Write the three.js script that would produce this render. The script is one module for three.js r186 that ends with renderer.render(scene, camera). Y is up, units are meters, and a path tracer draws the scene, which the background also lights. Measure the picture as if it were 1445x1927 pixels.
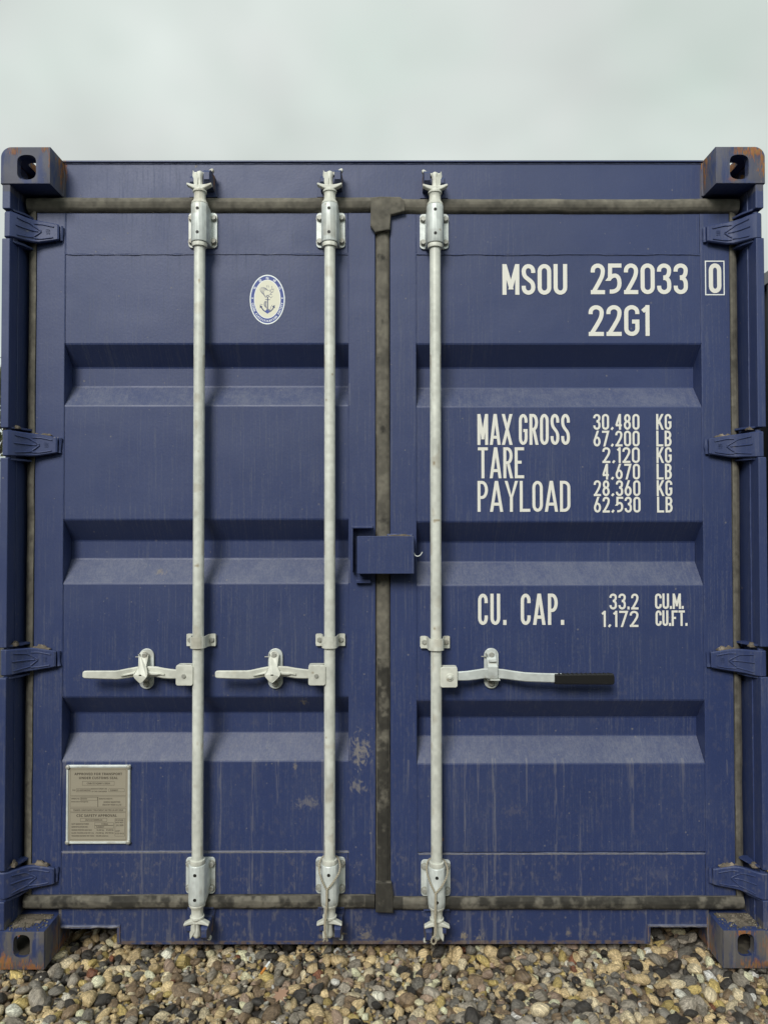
import * as THREE from 'three';
import { RoundedBoxGeometry } from 'three/addons/geometries/RoundedBoxGeometry.js';
import { mergeGeometries, toCreasedNormals } from 'three/addons/utils/BufferGeometryUtils.js';
import { Brush, Evaluator, SUBTRACTION } from 'three-bvh-csg';

// ------------------------------------------------------------------ camera, sky, sun, exposure
const scene = new THREE.Scene();
const camera = new THREE.PerspectiveCamera(2 * Math.atan(963.5 / 1320) * 180 / Math.PI, 1445 / 1927, 0.05, 900);
camera.position.set(-0.0011, 1.3866, 2.2136);
camera.rotation.set(0.01811, -0.00119, -0.00106, 'YXZ');
const SKY_LEVEL = 0.358, EXPOSURE = 1.92;
const sun = new THREE.DirectionalLight(new THREE.Color(1, 0.975, 0.93), 1.5);
sun.position.set(-2.4, 6.3, 6.6); sun.target.position.set(0, 1, 0);
sun.castShadow = true; sun.shadow.radius = 44; sun.shadow.mapSize.set(2048, 2048);
Object.assign(sun.shadow.camera, { left: -5, right: 5, top: 5, bottom: -5, near: 0.5, far: 40 });
scene.add(sun, sun.target);

// ------------------------------------------------------------------ noise
function rng(seed) { let s = seed >>> 0; return () => { s = (s + 0x6D2B79F5) >>> 0; let t = s; t = Math.imul(t ^ (t >>> 15), t | 1); t ^= t + Math.imul(t ^ (t >>> 7), t | 61); return ((t ^ (t >>> 14)) >>> 0) / 4294967296; }; }
const NT = new Float32Array(65536); { const r = rng(7); for (let i = 0; i < 65536; i++) NT[i] = r(); }
function vn(x, y) {                                                  // value noise 0..1, period 256
  const xi = Math.floor(x), yi = Math.floor(y); let fx = x - xi, fy = y - yi;
  fx = fx * fx * (3 - 2 * fx); fy = fy * fy * (3 - 2 * fy);
  const a = (yi & 255) << 8, b = ((yi + 1) & 255) << 8, c = xi & 255, d = (xi + 1) & 255;
  const p = NT[a + c] + (NT[a + d] - NT[a + c]) * fx, q = NT[b + c] + (NT[b + d] - NT[b + c]) * fx;
  return p + (q - p) * fy;
}
const fbm = (x, y) => vn(x, y) * .5 + vn(x * 2.03 + 17, y * 2.03 + 5) * .25 + vn(x * 4.1 + 3, y * 4.1 + 31) * .15 + vn(x * 8.3 + 9, y * 8.3 + 1) * .1;
const clamp = (v, a = 0, b = 1) => v < a ? a : v > b ? b : v;
const sst = (a, b, v) => { v = clamp((v - a) / (b - a)); return v * v * (3 - 2 * v); };
const toS = v => Math.round(255 * (v <= 0.0031308 ? 12.92 * v : 1.055 * Math.pow(v, 1 / 2.4) - 0.055));

{ // the overcast sky: an even layer of pale cloud with soft thick and thin places
  const w = 512, h = 256, d = new Float32Array(w * h * 4);
  for (let j = 0; j < h; j++) for (let i = 0; i < w; i++) {
    const el = (j + .5) / h * Math.PI - Math.PI / 2, az = i / w * Math.PI * 2;
    const k = 1 / (0.35 + Math.abs(Math.sin(el))), X = Math.cos(az) * Math.cos(el) * k * 2.2, Z = Math.sin(az) * Math.cos(el) * k * 2.2;
    const c = fbm(X * 1.5 + 40 + 1.2 * vn(Z + 5, X + 9), Z * 1.5 + 40), t = fbm(X * 2.1 + 90, Z * 2.1 + 12), L = SKY_LEVEL * (0.755 + 0.49 * c);
    const o = (j * w + i) * 4, m = (t - .5) * .085;
    d[o] = L * (0.945 + m); d[o + 1] = L * (1.04 - m * .4); d[o + 2] = L * (0.99 + m * .4); d[o + 3] = 1;
  }
  const t = new THREE.DataTexture(d, w, h, THREE.RGBAFormat, THREE.FloatType);
  t.mapping = THREE.EquirectangularReflectionMapping; t.magFilter = t.minFilter = THREE.LinearFilter; t.needsUpdate = true;
  scene.background = t; scene.environment = t;
}
const renderer = new THREE.WebGLRenderer({ antialias: true });
renderer.toneMapping = THREE.LinearToneMapping; renderer.toneMappingExposure = EXPOSURE;
renderer.shadowMap.enabled = true;

// ------------------------------------------------------------------ textures
function tex(n, f, srgb, m = n) {
  const d = new Uint8Array(n * m * 4), o = [0, 0, 0];
  for (let j = 0; j < m; j++) for (let i = 0; i < n; i++) { f((i + .5) / n, (j + .5) / m, o, i, j); const p = (j * n + i) * 4; d[p] = o[0]; d[p + 1] = o[1]; d[p + 2] = o[2]; d[p + 3] = 255; }
  const t = new THREE.DataTexture(d, n, m); t.wrapS = t.wrapT = THREE.RepeatWrapping; t.magFilter = THREE.LinearFilter; t.minFilter = THREE.LinearMipmapLinearFilter; t.generateMipmaps = true;
  if (srgb) t.colorSpace = THREE.SRGBColorSpace; t.needsUpdate = true; return t;
}
const U0 = 1.3, V0 = 0.02, UV = 2.64;                                 // texture square: x -1.3..1.34, y -0.02..2.62 m
// matter on the paint of the door end, at its place in metres: [x, y, rx, ry, kind, strength]; kind 0 dried mud, 1 rust, 2 chalky scuff
const MARKS = [[-.078, .65, .034, .062, 2, .8], [-.085, .535, .03, .026, 2, .62], [-.25, .478, .048, .024, 2, .45], [-.262, .80, .016, .016, 0, .75], [-.29, .60, .008, .02, 0, .5],
  [-.135, .049, .014, .012, 0, .95], [-.06, .046, .024, .026, 0, .6], [-.088, .066, .02, .012, 0, .25], [.262, .043, .018, .014, 0, .9], [.31, .038, .016, .014, 0, .8], [-.205, .043, .012, .009, 0, .8], [.02, .03, .03, .008, 0, .5], [.60, .05, .012, .014, 0, .5], [.69, .047, .012, .012, 0, .3],
  [1.185, 2.575, .06, .028, 1, 1.1], [1.208, 2.545, .02, .055, 1, 1.0], [1.135, 2.58, .03, .02, 1, .7], [1.115, 2.49, .02, .02, 1, .5], [-1.175, 2.58, .02, .02, 1, .7], [-1.075, 2.585, .02, .012, 1, .8], [-1.055, 2.56, .012, .05, 1, .6],
  [-1.2, .02, .09, .035, 1, 1.25], [-1.10, .006, .06, .014, 1, 1.0], [1.125, .108, .04, .014, 1, 1.0], [1.17, .012, .07, .02, 1, .9], [1.2, .06, .03, .05, 1, .45],
  [.187, .36, .012, .008, 1, .8], [-.70, 2.17, .004, .004, 2, .6], [-.62, 2.575, .006, .007, 2, 1.2], [-.74, 1.23, .02, .01, 0, .5], [.42, .45, .05, .02, 0, .12], [.9, .25, .06, .03, 2, .12], [.98, 1.12, .03, .02, 2, .1]];
const SPECKS = (() => { const r = rng(91), a = []; for (let i = 0; i < 620; i++) { const y = Math.pow(r(), 1.5) * 2.5; a.push([r() * 2.5 - 1.25, y, .0011 + r() * r() * .0028, .3 + r() * .7]); } return a; })();
const N = 2048, mark = new Float32Array(N * N * 3);                    // mud, rust, chalk amounts
for (const [x, y, rx, ry, k, s] of MARKS) {
  const i0 = Math.floor((x - rx * 1.4 + U0) / UV * N), i1 = Math.ceil((x + rx * 1.4 + U0) / UV * N), j0 = Math.floor((y - ry * 1.4 + V0) / UV * N), j1 = Math.ceil((y + ry * 1.4 + V0) / UV * N);
  for (let j = Math.max(0, j0); j <= Math.min(N - 1, j1); j++) for (let i = Math.max(0, i0); i <= Math.min(N - 1, i1); i++) {
    const X = i / N * UV - U0, Y = j / N * UV - V0, d = Math.hypot((X - x) / rx, (Y - y) / ry);
    const n = k === 2 ? fbm(X * 170 + Y * 40 + 3 * vn(X * 50, Y * 50), Y * 85 - X * 30) : k === 1 ? fbm(X * 330, Y * 70) : fbm(X * 210, Y * 190);
    const v = s * sst(.45, .80, n + .34 * (1 - d * 1.2)) * (d < 1.35 ? 1 : 0);
    const p = (j * N + i) * 3 + k; if (v > mark[p]) mark[p] = Math.min(1, v);
  }
}
for (const [x, y, r, s] of SPECKS) {
  const ci = (x + U0) / UV * N, cj = (y + V0) / UV * N, R = r / UV * N + .6;
  for (let j = Math.floor(cj - R); j <= cj + R; j++) for (let i = Math.floor(ci - R); i <= ci + R; i++) if (i >= 0 && j >= 0 && i < N && j < N) { const p = (j * N + i) * 3 + 2; mark[p] = Math.max(mark[p], s * clamp(R - Math.hypot(i - ci, j - cj)) * .6); }
}
function paintAt(X, Y, i, j) {                                       // -> dust film, streak, mud, rust, chalk
  const st = vn(X * 330 + 2.2 * vn(X * 6, Y * 9), Y * 7.1) * .4 + vn(X * 680 + 9, Y * 15) * .35 + vn(X * 500 + 40, Y * 160) * .25, patch = fbm(X * 1.7 + 4, Y * 1.5 + 8), low = sst(.34, .62, patch + (Y < 1.45 ? .12 : -.06));
  const streak = sst(.5, .86, st) * low, dust = sst(.38, .75, fbm(X * 5.3 + 60, Y * 4.1 + 22)) * .5 + vn(X * 900, Y * 900) * .3;
  const p = (j * N + i) * 3; return [dust, streak, mark[p], mark[p + 1], mark[p + 2]];
}
const paintColor = tex(N, (u, v, o, i, j) => {
  const X = u * UV - U0, Y = v * UV - V0, [dust, streak, mud, rust, chalk] = paintAt(X, Y, i, j);
  let r = .0185, g = .034, b = .119; const tone = (.9 + .2 * fbm(X * 2.2 + 30, Y * 2.2 + 50)) * (.9 + .2 * vn(X * 780, Y * 520 + 9)); r *= tone; g *= tone; b *= tone;
  const mix = (k, R, G, B) => { r += (R - r) * k; g += (G - g) * k; b += (B - b) * k; };
  mix(.05 + dust * .07, .13, .152, .185); mix(streak * .24, .16, .17, .185);
  const splash = sst(.55, .8, fbm(X * 110 + 7, Y * 60)) * (Y < .14 ? .25 : Y < .32 ? .18 : Y < .9 ? .07 : .015); mix(splash, .26, .23, .18);
  const cast = Math.abs(X) > 1.05 && (Y < .14 || Y > 2.45) ? (Y < .14 ? .8 : .5) * sst(.28, .62, fbm(X * 46, Y * 14 + 3)) : 0; mix(cast, .13, .118, .1);
  const sillEdge = Math.abs(X) < 1.05 && Y < .03 ? sst(.3, .6, fbm(X * 70, Y * 90)) * .7 : 0; mix(sillEdge, .16, .11, .07);
  const ribs = X < 0 ? [[.6155, .689], [1.195, 1.272], [1.78, 1.8533]] : [[.6063, .677], [1.1882, 1.26], [1.7755, 1.847]];
  if (Math.abs(X) < 1.049 && Math.abs(X) > .109) for (const [a, c] of ribs) if (Y > a && Y < c) mix(.09 + .2 * sst(.25, .8, .3 * vn(X * 420 + 5, Y * 300) + .3 * fbm(X * 70 + 3, Y * 70) + .4 * fbm(X * 13, Y * 20)), .3, .305, .32);   // dust settled on the ledge of each corrugation
  const run = Y < .62 && Y > .0 ? sst(.72, .86, vn(X * 75 + 5, Y * 1.3 + 40)) * sst(.3, .6, vn(X * 400, Y * 22)) * .2 : 0; mix(run, .3, .28, .25);
  const bead = Math.abs(Y - (X < 0 ? .3217 : .3147)) < .0036 && Math.abs(X) < 1.045 && Math.abs(X) > .113 ? .3 + .4 * vn(X * 130, Y * 300) : 0; const rim = Math.abs(Math.abs(X) - .957) < .096 && Math.abs(Y - .0785) < .0035 ? .3 + .35 * vn(X * 200, 3) : 0; mix(rim, .3, .28, .25); mix(bead, .34, .32, .28);
  mix(mud * .75, .30, .25, .165); mix(rust * .85, .25 + .1 * vn(X * 300, Y * 120), .10 + .05 * vn(X * 200, Y * 90), .035); mix(chalk * .62, .33, .295, .225);
  o[0] = toS(r); o[1] = toS(g); o[2] = toS(b);
}, true);
const NB = 1024;
const paintRough = tex(NB, (u, v, o, i, j) => {
  const X = u * UV - U0, Y = v * UV - V0, [dust, streak, mud, rust, chalk] = paintAt(X, Y, i * 2, j * 2);
  const r = .47 + dust * .12 + streak * .12 + mud * .4 + rust * .45 + chalk * .3 + (Math.abs(X) > 1.05 && (Y < .14 || Y > 2.45) ? .15 : 0);
  o[0] = o[1] = o[2] = Math.round(255 * clamp(r, .05, 1));
});
const paintBump = tex(NB, (u, v, o, i, j) => {
  const X = u * UV - U0, Y = v * UV - V0, p = ((j * 2) * N + i * 2) * 3;
  o[0] = o[1] = o[2] = Math.round(255 * clamp(.55 * fbm(X * 1.9 + 11, Y * 2.3 + 70) + .012 * vn(X * 240, Y * 240) + .06 * (mark[p] + mark[p + 1]) + .2));
});
const metalTex = tex(512, (u, v, o) => {
  let q; const n = fbm(u * 40, v * 40), s = vn(u * 256, v * 256), b = sst(.70, .78, vn(u * 64 + 9, v * 64 + 3)) * sst(.4, .6, vn(u * 12, v * 12)), k = 226 + 44 * (n - .5) + 24 * (s - .5) - 16 * b - 70 * (q = sst(.955, .985, vn(u * 130 + 31, v * 130 + 7)));
  o[0] = k + 14 * q; o[1] = k - b * 4; o[2] = k - 3 - b * 8 - 16 * q;
}, true);
const rubberTex = tex(1024, (u, v, o) => {
  const d = sst(.38, .62, fbm(u * 24, v * 24)) * .5 + .5 * sst(.35, .65, fbm(u * 120 + 5, v * 120 + 3)), w = sst(.5, .66, fbm(u * 40 + 40, v * 40 + 9)), g = vn(u * 256, v * 256);
  const X = u * UV - U0, Y = v * UV - V0, worn = sst(.42, .68, fbm(X * 34 + 3, Y * 30 + 8) + (Math.abs(X) < .06 ? (Y < .45 ? .32 : Y < .95 ? .12 : -.2) : Y < .19 ? .05 : -.3));
  const k = (86 + 24 * d - 9 * w + 16 * (g - .5)) * (1 - .48 * worn);
  o[0] = k * 1.04; o[1] = k * 1.0; o[2] = k * .9;
}, true);
const stoneTex = tex(256, (u, v, o) => { const n = fbm(u * 16, v * 16), s = vn(u * 128, v * 128), k = 178 + 130 * (n - .5) + 80 * (s - .5); o[0] = k; o[1] = k * .99; o[2] = k * .965; }, true);
const stoneBump = tex(256, (u, v, o) => { o[0] = o[1] = o[2] = 255 * clamp(fbm(u * 32 + 5, v * 32 + 9) * .7 + .3 * vn(u * 128, v * 128)); });
const soilTex = tex(1024, (u, v, o) => {
  const n = fbm(u * 60, v * 60), c = vn(u * 210, v * 210), p = sst(.6, .75, vn(u * 150 + 4, v * 150)), k = .022 + .035 * n + .05 * p * c;
  o[0] = toS(k * 1.15); o[1] = toS(k); o[2] = toS(k * .74);
}, true);

// ------------------------------------------------------------------ materials
const std = p => new THREE.MeshStandardMaterial(p), lin = (r, g, b) => new THREE.Color().setRGB(r, g, b);
const M = {
  paint: new THREE.MeshPhysicalMaterial({ ior: 1.52, map: paintColor, roughness: 1, roughnessMap: paintRough, bumpMap: paintBump, bumpScale: .011 }),
  rod: std({ map: metalTex, color: lin(.81, .83, .775), roughness: .45, metalness: .08 }),
  zinc: std({ map: metalTex, color: lin(.80, .85, .845), roughness: .45, metalness: .2 }),
  cast: std({ map: metalTex, color: lin(.80, .81, .74), roughness: .55, metalness: .05 }),
  bolt: std({ map: metalTex, color: lin(.5, .5, .46), roughness: .5, metalness: .3 }),
  rubber: std({ map: rubberTex, roughness: .85 }),
  grip: std({ color: lin(.012, .012, .012), roughness: .42 }),
  plug: std({ color: lin(.008, .008, .008), roughness: .6 }),
  letter: std({ color: lin(.745, .735, .67), roughness: .5 }),
  white: std({ color: lin(.78, .8, .78), roughness: .5 }),
  rope: std({ color: lin(.40, .36, .27), roughness: .85 }),
  soil: std({ map: soilTex, roughness: .95 }),
  dark: std({ color: lin(.02, .021, .024), roughness: .6 }),
  rail: std({ color: lin(.16, .165, .175), roughness: .5 }),  // lighter than the walls: sky reflection on the rail put into its colour
  plywood: std({ color: lin(.24, .165, .095), roughness: .8 }), ash: std({ color: lin(.12, .115, .11), roughness: .95 }),
};

// ------------------------------------------------------------------ geometry helpers (container built in its own frame: origin at the foot of its door end)
function uvBox(g0) {
  const g = g0.index ? g0.toNonIndexed() : g0; if (!g.attributes.normal) g.computeVertexNormals();
  const p = g.attributes.position, uv = new Float32Array(p.count * 2), a = new THREE.Vector3(), b = new THREE.Vector3(), c = new THREE.Vector3(), n = new THREE.Vector3();
  for (let i = 0; i < p.count; i += 3) {
    a.fromBufferAttribute(p, i); b.fromBufferAttribute(p, i + 1); c.fromBufferAttribute(p, i + 2); n.subVectors(b, a).cross(c.clone().sub(a));
    const x = Math.abs(n.x), y = Math.abs(n.y), z = Math.abs(n.z) * 1.15;
    for (let k = 0; k < 3; k++) { const v = [a, b, c][k]; let s, t; if (z >= x && z >= y) { s = v.x; t = v.y; } else if (x >= y) { s = v.z * .9 + 1.28; t = v.y; } else { s = v.x; t = v.z + 1.35; } uv[(i + k) * 2] = (s + U0) / UV; uv[(i + k) * 2 + 1] = (t + V0) / UV; }
  }
  const r = new THREE.BufferGeometry(); r.setAttribute('position', p); r.setAttribute('normal', g.attributes.normal); r.setAttribute('uv', new THREE.BufferAttribute(uv, 2)); return r;
}
function mesh(name, geos, mat, parent) {
  const list = (Array.isArray(geos) ? geos : [geos]).map(uvBox), m = new THREE.Mesh(list.length > 1 ? mergeGeometries(list) : list[0], mat);
  m.name = name; m.castShadow = m.receiveShadow = true; if (parent) parent.add(m); return m;
}
const group = (name, parent) => { const g = new THREE.Group(); g.name = name; parent.add(g); return g; };
function box(x0, x1, y0, y1, z0, z1, r = .0015) { const w = x1 - x0, h = y1 - y0, d = z1 - z0, g = r ? new RoundedBoxGeometry(w, h, d, 1, Math.min(r, w * .45, h * .45, d * .45)) : new THREE.BoxGeometry(w, h, d); return g.translate((x0 + x1) / 2, (y0 + y1) / 2, (z0 + z1) / 2); }
function cylY(x, z, y0, y1, r0, r1 = r0, seg = 24) { return new THREE.CylinderGeometry(r1, r0, y1 - y0, seg).translate(x, (y0 + y1) / 2, z); }
function cylZ(x, y, z0, z1, r0, r1 = r0, seg = 16) { return new THREE.CylinderGeometry(r1, r0, z1 - z0, seg).rotateX(Math.PI / 2).translate(x, y, (z0 + z1) / 2); }
function loft(rings, angle = .7, closed = false) {
  const n = rings[0].length, v = [], q = (a, b, c) => v.push(...a, ...b, ...c);
  for (let i = 0; i < rings.length - (closed ? 0 : 1); i++) { const A = rings[i], B = rings[(i + 1) % rings.length]; for (let k = 0; k < n; k++) { const l = (k + 1) % n; q(A[k], A[l], B[l]); q(A[k], B[l], B[k]); } }
  if (!closed) for (const [R, f] of [[rings[0], 1], [rings[rings.length - 1], 0]]) for (let k = 1; k < n - 1; k++) f ? q(R[0], R[k + 1], R[k]) : q(R[0], R[k], R[k + 1]);
  const g = new THREE.BufferGeometry(); g.setAttribute('position', new THREE.Float32BufferAttribute(v, 3)); g.computeVertexNormals(); return toCreasedNormals(g, angle);
}
function plateXY(pts, z0, z1, bevel = .0015, curve = 8) {             // outline in x, y given by points or a Shape, thick from z0 to z1
  const s = pts instanceof THREE.Shape ? pts : new THREE.Shape(pts.map(p => new THREE.Vector2(...p)));
  return new THREE.ExtrudeGeometry(s, { depth: z1 - z0 - 2 * bevel, bevelEnabled: bevel > 0, bevelThickness: bevel, bevelSize: bevel, bevelOffset: -bevel, bevelSegments: 2, curveSegments: curve }).translate(0, 0, z0 + bevel);
}
function rrect(x0, x1, y0, y1, r) { const s = new THREE.Shape(); s.moveTo(x0 + r, y0); s.lineTo(x1 - r, y0); s.absarc(x1 - r, y0 + r, r, -Math.PI / 2, 0); s.lineTo(x1, y1 - r); s.absarc(x1 - r, y1 - r, r, 0, Math.PI / 2); s.lineTo(x0 + r, y1); s.absarc(x0 + r, y1 - r, r, Math.PI / 2, Math.PI); s.lineTo(x0, y0 + r); s.absarc(x0 + r, y0 + r, r, Math.PI, Math.PI * 1.5); return s; }
function tube(pts, r, seg = 6, steps = 0) { return new THREE.TubeGeometry(new THREE.CatmullRomCurve3(pts.map(p => new THREE.Vector3(...p))), steps || pts.length * 8, r, seg); }
function hexBolt(x, y, z, r = .0085, h = .0075, turn = 0) { const t = turn; return mergeGeometries([new THREE.CylinderGeometry(r, r, h * .7, 6), new THREE.CylinderGeometry(r * .8, r, h * .3, 6).translate(0, h * .5, 0), new THREE.CylinderGeometry(r * 1.25, r * 1.25, .0015, 14).translate(0, -h * .35, 0)].map(g => g.toNonIndexed())).rotateY(t).rotateX(Math.PI / 2).translate(x, y, z + h * .35); }
function wobbleBead(p0, p1, r, amp, seed) {                           // a weld bead: half-sunk uneven tube
  const L = Math.hypot(p1[0] - p0[0], p1[1] - p0[1]), n = Math.max(4, Math.round(L / .012)), rings = [], hor = Math.abs(p1[0] - p0[0]) > Math.abs(p1[1] - p0[1]);
  for (let i = 0; i <= n; i++) { const t = i / n, w = (vn(t * L * 30 + seed * 13, seed) - .5) * amp, rr = r * (.7 + .6 * vn(t * L * 90, seed * 7 + 3)), x = p0[0] + (p1[0] - p0[0]) * t, y = p0[1] + (p1[1] - p0[1]) * t, ring = [];
    for (let k = 0; k < 6; k++) { const a = k / 6 * Math.PI * 2; ring.push(hor ? [x, y + w + Math.cos(a) * rr, p0[2] + Math.sin(a) * rr * .8] : [x + w + Math.cos(a) * rr, y, p0[2] + Math.sin(a) * rr * .8]); } rings.push(ring); }
  return loft(rings, 1.2);
}

// ------------------------------------------------------------------ ground
const ground = new THREE.Group(); ground.name = 'gravel_ground'; ground.userData = { kind: 'structure', label: 'loose river gravel covering the yard in front of the container', category: 'ground' }; scene.add(ground);
{
  const g = new THREE.PlaneGeometry(500, 500, 1, 1).rotateX(-Math.PI / 2).translate(0, -.04, -40), uv = g.attributes.uv; for (let i = 0; i < uv.count; i++) uv.setXY(i, uv.getX(i) * 500, uv.getY(i) * 500);
  const soil = new THREE.Mesh(g, M.soil); soil.name = 'soil'; soil.receiveShadow = true; ground.add(soil);
  const r = rng(2024), shapes = [];
  for (let k = 0; k < 12; k++) {
    const s = new THREE.IcosahedronGeometry(1, 2), p = s.attributes.position, ang = k % 2 === 1;
    const cuts = []; for (let c = 0; c < (ang ? 8 : 4); c++) { const v = new THREE.Vector3(r() - .5, r() - .5, r() - .5).normalize(); cuts.push([v, (ang ? .55 : .7) + r() * .22]); }
    const ox = r() * 50, oy = r() * 50, v = new THREE.Vector3();
    for (let i = 0; i < p.count; i++) {
      v.fromBufferAttribute(p, i); const n = vn(v.x * 1.3 + ox + 20, v.y * 1.3 + v.z * .9 + oy + 20), m = vn(v.z * 2.6 + ox + 60, v.x * 2.6 - v.y + oy + 60);
      v.multiplyScalar(.86 + .22 * n + .1 * m); for (const [d, lim] of cuts) { const e = v.dot(d); if (e > lim) v.addScaledVector(d, (lim - e) * .8); }
      p.setXYZ(i, v.x, v.y, v.z);
    }
    const cg = toCreasedNormals(s, ang ? .5 : 1.2), q = cg.attributes.position, uvs = new Float32Array(q.count * 2); for (let i = 0; i < q.count; i++) { uvs[i * 2] = q.getX(i) * .35 + q.getY(i) * .2 + k * .1; uvs[i * 2 + 1] = q.getZ(i) * .35 + q.getY(i) * .25; }
    cg.setAttribute('uv', new THREE.BufferAttribute(uvs, 2)); shapes.push(cg);
  }
  const stone = std({ map: stoneTex, bumpMap: stoneBump, bumpScale: .0024, roughness: .45 });
  const PAL = [[.52, .405, .235, 25], [.64, .55, .385, 14], [.45, .35, .14, 6], [.29, .26, .22, 18], [.15, .14, .125, 15], [.042, .038, .035, 14], [.2, .145, .095, 14], [.36, .265, .205, 6], [.2, .085, .05, 1.3], [.68, .65, .56, 4]];
  const palSum = PAL.reduce((a, b) => a + b[3], 0), pick = () => { let t = r() * palSum; for (const p of PAL) if ((t -= p[3]) < 0) return p; return PAL[0]; };
  const X0 = -3.0, X1 = 3.0, Z0 = -1.7, Z1 = 1.5, C = .004, gw = Math.round((X1 - X0) / C), gh = Math.round((Z1 - Z0) / C), H = new Float32Array(gw * gh).fill(-.04), stones = [];
  const inCast = (x, z, m) => Math.abs(x) > 1.055 - m && Math.abs(x) < 1.219 + m && z > -.178 - m && z < 0 + m * .6;
  const foot = (x, z, a, b, yaw, f) => {
    const R = Math.max(a, b), c = Math.cos(yaw), s = Math.sin(yaw), i0 = Math.max(0, Math.floor((x - R - X0) / C)), i1 = Math.min(gw - 1, Math.ceil((x + R - X0) / C)), j0 = Math.max(0, Math.floor((z - R - Z0) / C)), j1 = Math.min(gh - 1, Math.ceil((z + R - Z0) / C));
    for (let j = j0; j <= j1; j++) for (let i = i0; i <= i1; i++) { const dx = X0 + (i + .5) * C - x, dz = Z0 + (j + .5) * C - z, u = (dx * c - dz * s) / a, w = (dx * s + dz * c) / b, d = u * u + w * w; if (d < 1) f(j * gw + i, d); }
  };
  const drop = (n, xa, xb, za, zb, size, cap) => {
    for (let t = 0; t < n; t++) {
      const L = size(), a = L * (.44 + .14 * r()), b = a * (.44 + .4 * r()), c = Math.min(b, a * (.36 + .36 * r())), yaw = r() * Math.PI * 2; let best = null;
      for (let k = 0; k < 4; k++) {
        const x = xa + (xb - xa) * r(), z = za + (zb - za) * r(); let sum = 0, cnt = 0; foot(x, z, a * .8, b * .8, yaw, i => { sum += H[i]; cnt++; });
        if (!cnt) continue; const h = sum / cnt; if (!best || h < best[2]) best = [x, z, h];
      }
      if (!best) continue; const [x, z, h] = best, y = h + c * .5;
      const under = (Math.abs(x) < 1.06 && z < -.08 && z > -.17) ? .016 : inCast(x, z, a * .9) ? -.004 : cap;
      if (y + c > under) { if (y + c > under + .02 || y + c - under > c) continue; }
      const yy = Math.min(y, under - c);
      foot(x, z, a, b, yaw, (i, d) => { const top = yy + c * Math.sqrt(1 - d); if (top > H[i]) H[i] = top; });
      stones.push({ x, y: yy, z, a, b, c, yaw, tx: (r() - .5) * 1.3, tz: (r() - .5) * 1.3, k: Math.floor(r() * 12), col: pick(), br: .75 + r() * .5 });
    }
  };
  const fine = x => x > -.75 && x < .1;                                // a strip of smaller, soil-mixed gravel
  drop(15000, X0, X1, Z0, Z1, () => .022 + r() * .036, .012);
  drop(1500, -1.35, 1.35, -.3, .5, () => .024 + r() * .03, .014);
  drop(1500, -1.3, 1.3, -.16, .4, () => .012 + r() * .02, .016);
  for (let t = 0; t < 620; t++) { let x = -1.3 + 2.6 * r(); if (fine(x) && r() < .55) continue; drop(1, x, x + .06, -.12, .36, () => .03 + Math.pow(r(), 1.7) * .034, .028); }
  drop(1500, -1.3, 1.3, -.14, .36, () => .006 + r() * .011, .02);
  const vis = stones.map((s, i) => [s, i]).filter(([s]) => Math.abs(s.x) < 1.22 && s.z > -.11 && s.z < .25).filter(([s]) => { const i = Math.floor((s.z - Z0) / C) * gw + Math.floor((s.x - X0) / C); return H[i] <= s.y + s.c + .002; });
  vis.sort((p, q) => q[0].a * q[0].b - p[0].a * p[0].b); const single = new Set(vis.slice(0, 290).map(p => p[1]));
  const mats = new Map(), mtx = new THREE.Matrix4(), qt = new THREE.Quaternion(), eu = new THREE.Euler(), rest = shapes.map(() => []);
  stones.forEach((s, i) => {
    eu.set(s.tx, s.yaw, s.tz, 'YXZ'); qt.setFromEuler(eu); mtx.compose(new THREE.Vector3(s.x, s.y, s.z), qt, new THREE.Vector3(s.a, s.c, s.b));
    if (single.has(i)) {
      const bi = Math.round(s.br * 4), key = s.col.join() + bi; if (!mats.has(key)) { const m = stone.clone(); m.color.setRGB(...s.col.slice(0, 3).map(v => Math.min(1.5, v * bi / 4 * 2.35))); mats.set(key, m); }
      const m = new THREE.Mesh(shapes[s.k], mats.get(key)); m.name = 'pebble'; m.applyMatrix4(mtx); m.castShadow = m.receiveShadow = true; ground.add(m);
    } else rest[s.k].push([mtx.clone(), s]);
  });
  const loose = new THREE.Group(); loose.name = 'loose_gravel'; loose.userData.kind = 'stuff'; ground.add(loose);
  rest.forEach((list, k) => {
    const im = new THREE.InstancedMesh(shapes[k], stone, list.length); im.name = 'pebbles'; im.userData.kind = 'stuff'; const c = new THREE.Color();
    list.forEach(([m, s], i) => { im.setMatrixAt(i, m); im.setColorAt(i, c.setRGB(...s.col.slice(0, 3).map(v => Math.min(1.5, v * s.br * 2.35)))); }); im.castShadow = im.receiveShadow = true; loose.add(im);
  });
  console.log('stones', stones.length, 'single', single.size);
}

// ------------------------------------------------------------------ the container
const box40 = new THREE.Group(); box40.name = 'shipping_container'; scene.add(box40);
box40.userData = { label: 'navy blue shipping container with closed double doors, grey locking bars and white weight lettering', category: 'container' };
const DZ = -.09, PZ = -.0925;                                         // door frame face, panel face

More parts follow.
